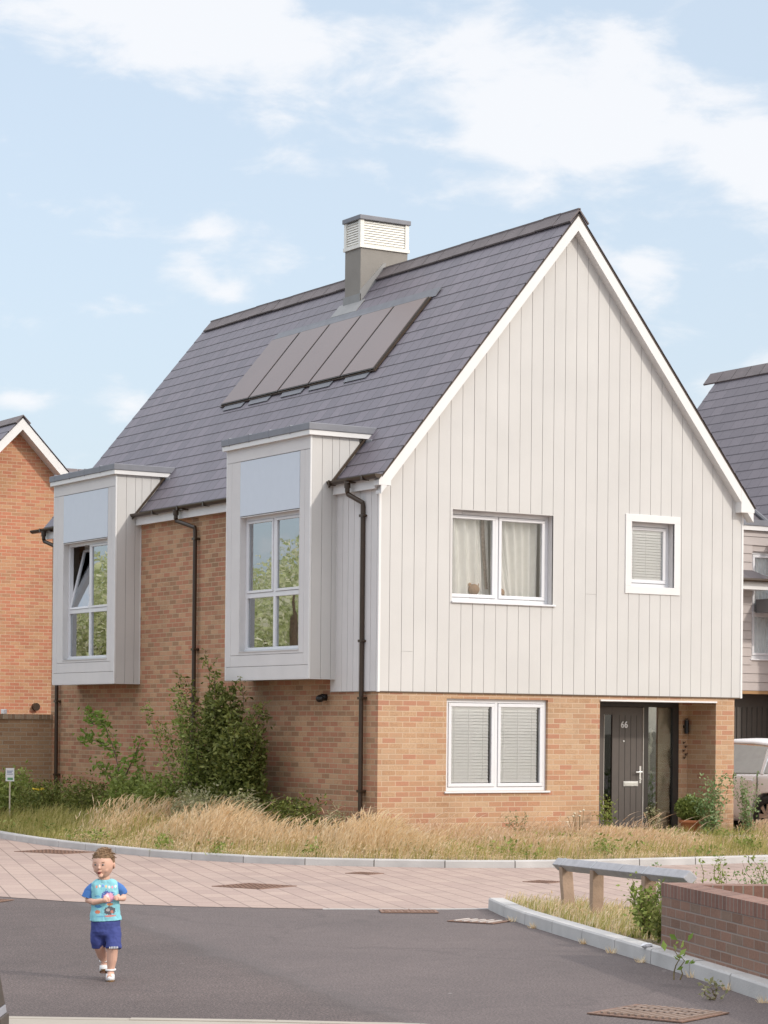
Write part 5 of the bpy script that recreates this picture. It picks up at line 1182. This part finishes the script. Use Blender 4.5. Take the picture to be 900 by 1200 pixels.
grass('seeding_grass', 'pinkish brown seeding grass in front of the gable', frontpoly, 13000, h_seed, GP, bedz, .25, .005, heads=.9)
def h_green(q):
    d = kdist(q); return .10+.14*sm(0, .5, d), np.full(len(q), .95)*(1-.45*sm(.5, 1.2, d))
grass('green_grass', 'short green grass at the foot of the dry grass along the kerb', frontpoly, 24000, h_green, GG, bedz, .3, .006)
def h_left(q):
    d = kdist(q); return .15+.30*sm(0, .9, d), np.where(q[:, 1] < 3, .25, .9)
grass('meadow_grass', 'long green meadow grass between the shrubs at the left', leftpoly, 16000, h_left, GG, bedz, .35, .007, heads=.1)
hs = lambda q: (np.full(len(q), .62)-.15*sm(0, 1, q[:, 0]), (kdist(q) > .5)*np.where((q[:, 0] > 4.3) & (q[:, 0] < 6.5), .2, 1.))
grass('seed_stalks', 'tall bent pale seed stalks standing above the dry grass', frontpoly, 420, hs, GP, bedz, .7, .0045, heads=1., seg=4)
q0 = []
for (x, y) in [(RNG.uniform(-2.9, -.1), RNG.uniform(-1, 9)) for _ in range(70)]+[(RNG.uniform(-.5, 7.5), RNG.uniform(-2.9, -.3)) for _ in range(60)]:
    if inside(x, y, frontpoly) or inside(x, y, leftpoly):
        k_ = int(RNG.integers(25, 80)); c0_ = np.array([x, y, .12+RNG.uniform(0, .12)]); q0.append(c0_+RNG.normal(size=(k_, 3))*np.array([.09, .09, .06]))
q0 = np.concatenate(q0); q0[:, 2] = np.maximum(q0[:, 2], .08); v, f = leaves_np(q0, .065, .5)
o = npmesh('broad_weeds', v, f, 3, LG); tag(o, 'small broad leaved weeds scattered through the grass strip', 'weeds'); o['kind'] = 'stuff'
def h_w(q): return .05+.11*RNG.random(len(q)), np.full(len(q), 1.)
wd_ = [(x, y) for x, y in L1[2:20]]+[(-5.1, -13.3), (-4.3, -13.2), (-3.4, -11.5), (-3.5, -9.6), (-3.75, -8.9)]
grass('verge_grass', 'dry and green grass around the knee rail', wd_, 3600, h_w, GG, lambda q: np.full(len(q), .09), .35, .006)
grass('verge_dry_grass', 'straw coloured tufts under the knee rail', wd_, 3000, h_w, GD, lambda q: np.full(len(q), .09), .35, .006, heads=.15)
def tufts(name, label, pts, m):
    q0 = np.array(pts)
    hf = lambda q: (np.full(len(q), .07), np.full(len(q), 1.)); V = []; F = []
    for (x, y) in pts:
        k_ = 26; a = RNG.uniform(0, 6.28, k_); r_ = RNG.random(k_)*.04
        for i in range(k_):
            p = Vector((x+r_[i]*math.cos(a[i]), y+r_[i]*math.sin(a[i]), 0)); t_ = p+Vector((math.cos(a[i])*.03, math.sin(a[i])*.03, RNG.uniform(.02, .07))); o = len(V); V += [p+Vector((.004, 0, 0)), p-Vector((.004, 0, 0)), t_]; F.append((o, o+1, o+2))
    o = MB().add(V, F).build(name, m); tag(o, label, 'weeds'); o['kind'] = 'stuff'
tufts('kerb_weeds', 'tiny tufts of weed along the foot of the near kerb', [(-4.47, -9.72), (-4.72, -10.4), (-5.22, -11.85), (-5.5, -12.6), (-5.75, -13.3), (-6.4, -15.1), (-6.68, -15.8), (-6.1, -14.35)], GD)
# litter
b = MB(); b.ell((-5.68, -13.28, .125), (.055, .035, .022), 9, 6, fn=lambda q, p: q+Vector((.01*math.sin(9*p.x+4*p.z), .008*math.cos(11*p.y), .006*math.sin(13*p.x))))
tag(b.build('litter', WHITE), 'crumpled white scrap on the kerb at the foot of the planter wall', 'litter')
b = MB()
for i in range(30): b.ell((5.9+rr.uniform(-.1, .1), -2.2, .5), (.01, .01, .01), 4, 3)
# pale flowers at the right of the window
YF = root('white_flower', (2.95, -.7, .18), 'pale cream flower heads low in the grass left of the front door', 'flower', world=False)
b = MB(); s3 = MB()
for i in range(7):
    x, z = rr.uniform(-.25, .2), rr.uniform(.28, .46); s3.tube([(x*.4, 0, 0), (x, .02, z)], .004, 4); b.ell((x, .02, z), (.02, .02, .012), 8, 5)
b.build('petals', mat('cream_petal', (.62, .56, .42), .7), YF, smooth=True); s3.build('stem', STEM, YF)

# ------------------------------------------------------------------ running child
SKIN = mat('skin', (.66, .40, .30), .55, .05, 14, spec=.35)
HAIR = mat('light_brown_hair', (.21, .125, .065), .7, .3, 30, .6, 90)
def shirt_mat():
    m = bpy.data.materials.new('turquoise_shirt'); m.use_nodes = True; t = m.node_tree; b = t.nodes['Principled BSDF']; tcn = N(t, 'ShaderNodeTexCoord'); s = N(t, 'ShaderNodeSeparateXYZ'); L(t, tcn.outputs['Object'], s.inputs[0])
    x, y, z = s.outputs; n_ = noise(t, tcn.outputs['Object'], 95, 3)
    front = M_(t, 'LESS_THAN', y, -.02)
    def blob(cx_, cz_, rx_, rz2, w_=.7):
        q_ = M_(t, 'ADD', M_(t, 'POWER', M_(t, 'ABSOLUTE', M_(t, 'DIVIDE', M_(t, 'SUBTRACT', x, cx_), rx_)), 2.0), M_(t, 'POWER', M_(t, 'ABSOLUTE', M_(t, 'DIVIDE', M_(t, 'SUBTRACT', z, cz_), rz2)), 2.0))
        q_ = M_(t, 'ADD', q_, M_(t, 'MULTIPLY', M_(t, 'SUBTRACT', n_, .5), w_*3)); return M_(t, 'MULTIPLY', M_(t, 'LESS_THAN', q_, 1.0), front)
    c = mixrgb(t, noise(t, tcn.outputs['Object'], 9), (.20, .50, .58), (.28, .60, .66))
    for cx_, cz_, rx_, rz2, colr in ((.022, .595, .048, .044, (.10, .14, .38)), (.030, .592, .036, .032, (.72, .36, .48)), (.018, .60, .012, .016, (.85, .70, .74)), (.035, .543, .022, .010, (.70, .30, .12)), (.032, .50, .040, .030, (.10, .11, .13)), (.02, .505, .014, .010, (.45, .42, .40)), (.048, .49, .010, .012, (.5, .2, .15)), (.03, .462, .045, .007, (.60, .22, .2)), (-.052, .492, .020, .013, (.65, .22, .12)), (-.048, .53, .026, .010, (.08, .25, .50)), (-.05, .60, .020, .008, (.12, .35, .55)), (-.03, .46, .03, .006, (.15, .38, .55))):
        c = mixrgb(t, blob(cx_, cz_, rx_, rz2), c, colr)
    for i in range(7):
        c = mixrgb(t, blob(-.055+i*.022, .668+.006*math.sin(i), .007, .010, .2), c, [(.75, .3, .2), (.8, .75, .7), (.2, .3, .7), (.75, .5, .3), (.8, .7, .65), (.7, .3, .4), (.75, .7, .6)][i])
    L(t, c, b.inputs['Base Color']); b.inputs['Roughness'].default_value = .85; return m
SHIRT = shirt_mat(); SLEEVE = mat('blue_sleeve', (.06, .17, .45), .85, .1, 20); SHORT = mat('navy_shorts', (.045, .06, .22), .85, .15, 20, .3, 30)
SHOEW = mat('white_sandal', (.78, .78, .78), .5); SOLE = mat('brown_sole', (.22, .12, .05), .8)
KID = root('person', (-9.95, -12.59, 0), 'toddler in a turquoise and blue shirt and navy shorts running across the road', 'person', rz=-.436, world=False); KID.rotation_euler = (.045, -.035, -.436)
def loftrings(mb, rings, n=20, cap=True):
    """rings: (cx, cy, cz, rx, ry, tilt_x, tilt_y, power)"""
    vs = []
    for (cx_, cy_, cz_, rx_, ry_, *o) in rings:
        tx = o[0] if o else 0; ty = o[1] if len(o) > 1 else 0; e = o[2] if len(o) > 2 else 2.3
        for i in range(n):
            a = 2*math.pi*i/n; ca_, sa_ = math.cos(a), math.sin(a)
            px_ = rx_*math.copysign(abs(ca_)**(2/e), ca_); py_ = ry_*math.copysign(abs(sa_)**(2/e), sa_)
            vs.append((cx_+px_, cy_+py_, cz_+px_*tx+py_*ty))
    fs = [(i*n+k_, i*n+(k_+1) % n, (i+1)*n+(k_+1) % n, (i+1)*n+k_) for i in range(len(rings)-1) for k_ in range(n)]
    if cap: fs += [tuple(range(n-1, -1, -1)), tuple(range((len(rings)-1)*n, len(rings)*n))]
    return mb.add(vs, fs)
# body: one remeshed skin (head, face, neck, trunk, arms with fingers, legs, feet)
B_ = MB(); HC = Vector((-.004, -.015, .826)); th = R(-20)   # head turned to the image left
def hd(q, p):
    v = Vector(p); x, y, z = v
    w_ = .074*(1-.16*max(0, -z)**1.4)*(1+.03*z); dpt = .088*(1+.06*max(0, y)); hh = .104
    o = Vector((x*w_, y*dpt, z*hh))
    if y < 0: 
        o.y += .006*max(0, 1-abs(z+.05)*6)*max(0, 1-abs(abs(x)-.38)*5)   # eye sockets
        o.x *= 1+.03*max(0, 1-abs(z+.35)*4)                              # cheeks
    o = Matrix.Rotation(th, 3, 'Z') @ o; return HC+o
B_.ell((0, 0, 0), (1, 1, 1), 40, 30, fn=hd)
H = lambda x, y, z: HC+Matrix.Rotation(th, 3, 'Z') @ Vector((x, y, z))
def blobat(c, r_, nu=10, nv=8): B_.ell(tuple(c), r_, nu, nv)
blobat(H(0, -.090, -.022), (.010, .012, .011)); blobat(H(0, -.086, -.008), (.006, .009, .016)); blobat(H(-.032, -.052, -.038), (.023, .019, .023)); blobat(H(.032, -.052, -.038), (.023, .019, .023))
blobat(H(0, -.070, -.078), (.020, .018, .015)); blobat(H(0, -.0865, -.046), (.016, .006, .0045)); blobat(H(0, -.083, -.066), (.014, .007, .005))
for s in (-1, 1): blobat(H(s*.079, .008, -.012), (.007, .014, .021))
B_.tube([(0, .0, .68), (0, -.002, .76)], [.042, .036], 16)
loftrings(B_, [(0, 0, .40, .078, .056), (0, 0, .50, .092, .072), (0, 0, .60, .092, .07), (0, 0, .66, .070, .052), (0, 0, .700, .042, .036)])
def limb(pts, rs): B_.tube(pts, rs, 14)
# arms: image-left arm bent with the hand at the chest, image-right arm bent with a fist
limb([(-.064, .0, .655), (-.104, .010, .62), (-.116, .0, .568), (-.075, -.055, .560), (-.015, -.098, .574)], [.028, .027, .025, .023, .0165])
limb([(.064, .0, .655), (.108, .024, .63), (.126, .028, .592), (.128, -.03, .578), (.105, -.075, .580)], [.028, .027, .025, .023, .0165])
def hand(w_, d, up2, thumb_side):
    w_ = Vector(w_); d = Vector(d).normalized(); u = Vector(up2).normalized(); u = (u-d*u.dot(d)).normalized(); n_ = d.cross(u)
    B_.tube([w_, w_+d*.018, w_+d*.034], [.0155, .019, .0165], 12)
    for i, ln in enumerate((.020, .024, .023, .018)):
        o = w_+d*.032+u*(.0135-.009*i); c = n_*thumb_side
        B_.tube([o, o+d*ln*.55, o+d*ln*.75+c*ln*.45, o+d*ln*.35+c*ln*.85], [.0056, .0053, .005, .0042], 8)
    o = w_+d*.010+u*.015; B_.tube([o, o+u*.012+d*.008, o+u*.010+d*.020+n_*thumb_side*.008], [.0065, .006, .0048], 8)
hand((-.014, -.099, .574), (.9, -.35, .15), (0, 0, 1), -1)
hand((.105, -.076, .580), (-.55, -.75, .25), (0, 0, 1), 1)
# legs: image-right leg forward, landing; image-left leg trailing, knee bent
limb([(.045, 0, .40), (.050, -.040, .31), (.046, -.065, .235), (.038, -.055, .15), (.028, -.050, .075)], [.048, .047, .040, .037, .024])
limb([(-.045, .01, .42), (-.052, .0, .31), (-.048, .0, .24), (-.030, .065, .17), (-.014, .125, .115)], [.048, .050, .040, .037, .024])
B_.tube([(.028, -.045, .055), (.024, -.085, .040), (.018, -.135, .034)], [.026, .025, .020], 12)
B_.tube([(-.014, .125, .10), (-.020, .105, .070), (-.028, .070, .048)], [.025, .024, .018], 12)
bo_ = B_.build('body', SKIN, KID, smooth=True)
rm = bo_.modifiers.new('remesh', 'REMESH'); rm.mode = 'VOXEL'; rm.voxel_size = .0032; rm.use_smooth_shade = True
smm = bo_.modifiers.new('smooth', 'SMOOTH'); smm.factor = .5; smm.iterations = 3
# face details
def part_at(name, pieces, m, rot=True):
    b = MB()
    for c, r_ in pieces: b.ell(tuple(H(*c)), r_, 12, 8)
    return b.build(name, m, KID, smooth=True)
part_at('eye', [((-.028, -.0800, .000), (.0085, .0040, .0055)), ((.028, -.0800, .000), (.0085, .0040, .0055))], mat('eye_white', (.36, .32, .30), .4))
part_at('iris', [((-.030, -.0835, .000), (.0060, .003, .0058)), ((.026, -.0835, .000), (.0060, .003, .0058))], mat('iris_grey', (.05, .055, .06), .2))
part_at('eyebrow', [((-.031, -.083, .018), (.013, .003, .0018)), ((.031, -.083, .018), (.013, .003, .0018))], HAIR)
part_at('mouth', [((0, -.0885, -.056), (.0125, .0045, .0095))], mat('open_mouth', (.16, .03, .025), .5))
# hair: shell over the skull plus tufts
hb = MB()
def hr(q, p):
    v = Vector(p); x, y, z = v; w_ = .079; o = Vector((x*w_, y*.093+.005, z*.109+.003))
    line = .50-.05*math.cos(x*5) if y < 0 else -.30-.25*y
    line = .40*max(0, min(1, (-y+.25)/.6))+(-.38)*(1-max(0, min(1, (-y+.25)/.6)))
    if z < line: k_ = max(.80, 1-(line-z)*1.2); o *= k_
    n_ = .0035*math.sin(x*17+z*9)*math.cos(y*15+z*11); o *= 1+n_*8*.35
    return HC+Matrix.Rotation(th, 3, 'Z') @ o
hb.ell((0, 0, 0), (1, 1, 1), 44, 32, fn=hr)
for i in range(420):
    a = rr.uniform(0, 6.28); e = rr.uniform(.35, 1.35); x, y, z = math.cos(e)*math.cos(a), math.cos(e)*math.sin(a), math.sin(e)
    if y < -.5 and z < .52: continue
    p0 = H(x*.077, y*.090+.006, z*.106+.003); t_ = Vector((-y, x, 0)).normalized()*rr.choice((-1, 1))*.018
    d_ = H(x*.086, y*.100+.006, z*.119+.004)+t_+Vector((.006, 0, -.012)); d_ += Vector((rr.uniform(-.008, .008), rr.uniform(-.008, .008), rr.uniform(-.010, .006))); hb.tube([p0, p0.lerp(d_, .5)+Vector((0, 0, .003)), d_], [.0042, .0035, .0006], 5)
hb.build('hair', HAIR, KID, smooth=True)
# shirt
sb = MB()
def fold(rings, amp, k_): return rings
loftrings(sb, [(.002, 0, .425, .110, .082), (.002, 0, .450, .102, .079), (.003, 0, .52, .095, .076), (.002, 0, .60, .092, .073), (.0, 0, .655, .100, .064), (0, 0, .682, .094, .056), (0, 0, .700, .074, .050), (0, 0, .709, .055, .046), (0, 0, .713, .046, .043)], 40, cap=False)
sh = sb.build('shirt', SHIRT, KID, smooth=True); sd = sh.modifiers.new('thick', 'SOLIDIFY'); sd.thickness = .004; sd.offset = 1
tx_ = bpy.data.textures.new('folds', 'CLOUDS'); tx_.noise_scale = .06
def foldmod(o, s):
    q_ = o.modifiers.new('sub', 'SUBSURF'); q_.levels = 2; q_.render_levels = 2; d_ = o.modifiers.new('folds', 'DISPLACE'); d_.texture = tx_; d_.strength = s; d_.mid_level = .5; d_.texture_coords = 'LOCAL'
foldmod(sh, .024)
for s, pts, rs in ((-1, [(-.030, 0, .664), (-.080, .004, .658), (-.110, .010, .625), (-.124, .006, .582)], [.040, .042, .040, .041]), (1, [(.030, 0, .664), (.080, .008, .658), (.112, .022, .632), (.128, .028, .600)], [.040, .042, .040, .039])):
    o = MB().tube(pts, rs, 18, cap=False).build('sleeve', SLEEVE, sh, smooth=True); q_ = o.modifiers.new('thick', 'SOLIDIFY'); q_.thickness = .003; foldmod(o, .014)
# shorts
so_ = MB(); loftrings(so_, [(0, 0, .445, .098, .076), (0, 0, .41, .103, .082), (0, 0, .37, .104, .084), (0, -.006, .350, .103, .082), (0, -.012, .325, .088, .070), (0, -.015, .305, .055, .05)], 30)
for s, pts, rs in ((1, [(.046, -.005, .385), (.050, -.035, .32), (.052, -.058, .265), (.050, -.068, .228)], [.056, .059, .057, .058]), (-1, [(-.046, 0, .385), (-.052, .0, .32), (-.054, .006, .265), (-.050, .012, .232)], [.056, .058, .054, .052])):
    so_.tube(pts, rs, 22)
sho = so_.build('shorts', SHORT, KID, smooth=True); q_ = sho.modifiers.new('remesh', 'REMESH'); q_.mode = 'VOXEL'; q_.voxel_size = .005; q_.use_smooth_shade = True; q_ = sho.modifiers.new('soften', 'SMOOTH'); q_.iterations = 4; d_ = sho.modifiers.new('folds', 'DISPLACE'); d_.texture = tx_; d_.strength = .016; d_.texture_coords = 'LOCAL'
b = MB()
for i in range(6): b.box(.022+i*.011, .029+i*.011, -.131, -.128, .238, .252)
b.build('hem_lettering', WHITE, sho)
# sandals
for c, d, pit in (((.024, -.085, .018), -1, 0), ((-.020, .100, .052), -1, .5)):
    s = MB(); loftrings(s, [(c[0], c[1], c[2]-.012, .030, .064, 0, -pit*.6+.0), (c[0], c[1], c[2]+.0, .031, .066, 0, -pit*.6)], 20); sw = s.build('sandal', SOLE, KID, smooth=False)
    s = MB(); loftrings(s, [(c[0], c[1]-.018, c[2]-.002, .0325, .044, 0, -pit*.6), (c[0], c[1]-.016, c[2]+.022, .030, .036, 0, -pit*.6-.1), (c[0], c[1]-.008, c[2]+.036, .024, .022, 0, -pit*.6-.1)], 18)
    loftrings(s, [(c[0], c[1]+.038, c[2]-.002, .032, .026, 0, -pit*.6), (c[0], c[1]+.04, c[2]+.03, .029, .022, 0, -pit*.6)], 16)
    s.build('strap', SHOEW, sw, smooth=True)
    a = Vector((.028, -.050, .078)) if d and c[0] > 0 else Vector((-.014, .122, .118)); s = MB()
    n = 18; 
    s.tube([a+Vector((.031*math.cos(2*math.pi*i/n), .031*math.sin(2*math.pi*i/n), 0)) for i in range(n+1)], .0075, 8); s.build('ankle_strap', SHOEW, sw, smooth=True)

for o in bpy.data.objects:
    for k_ in ('_root', '_world'):
        if k_ in o: del o[k_]
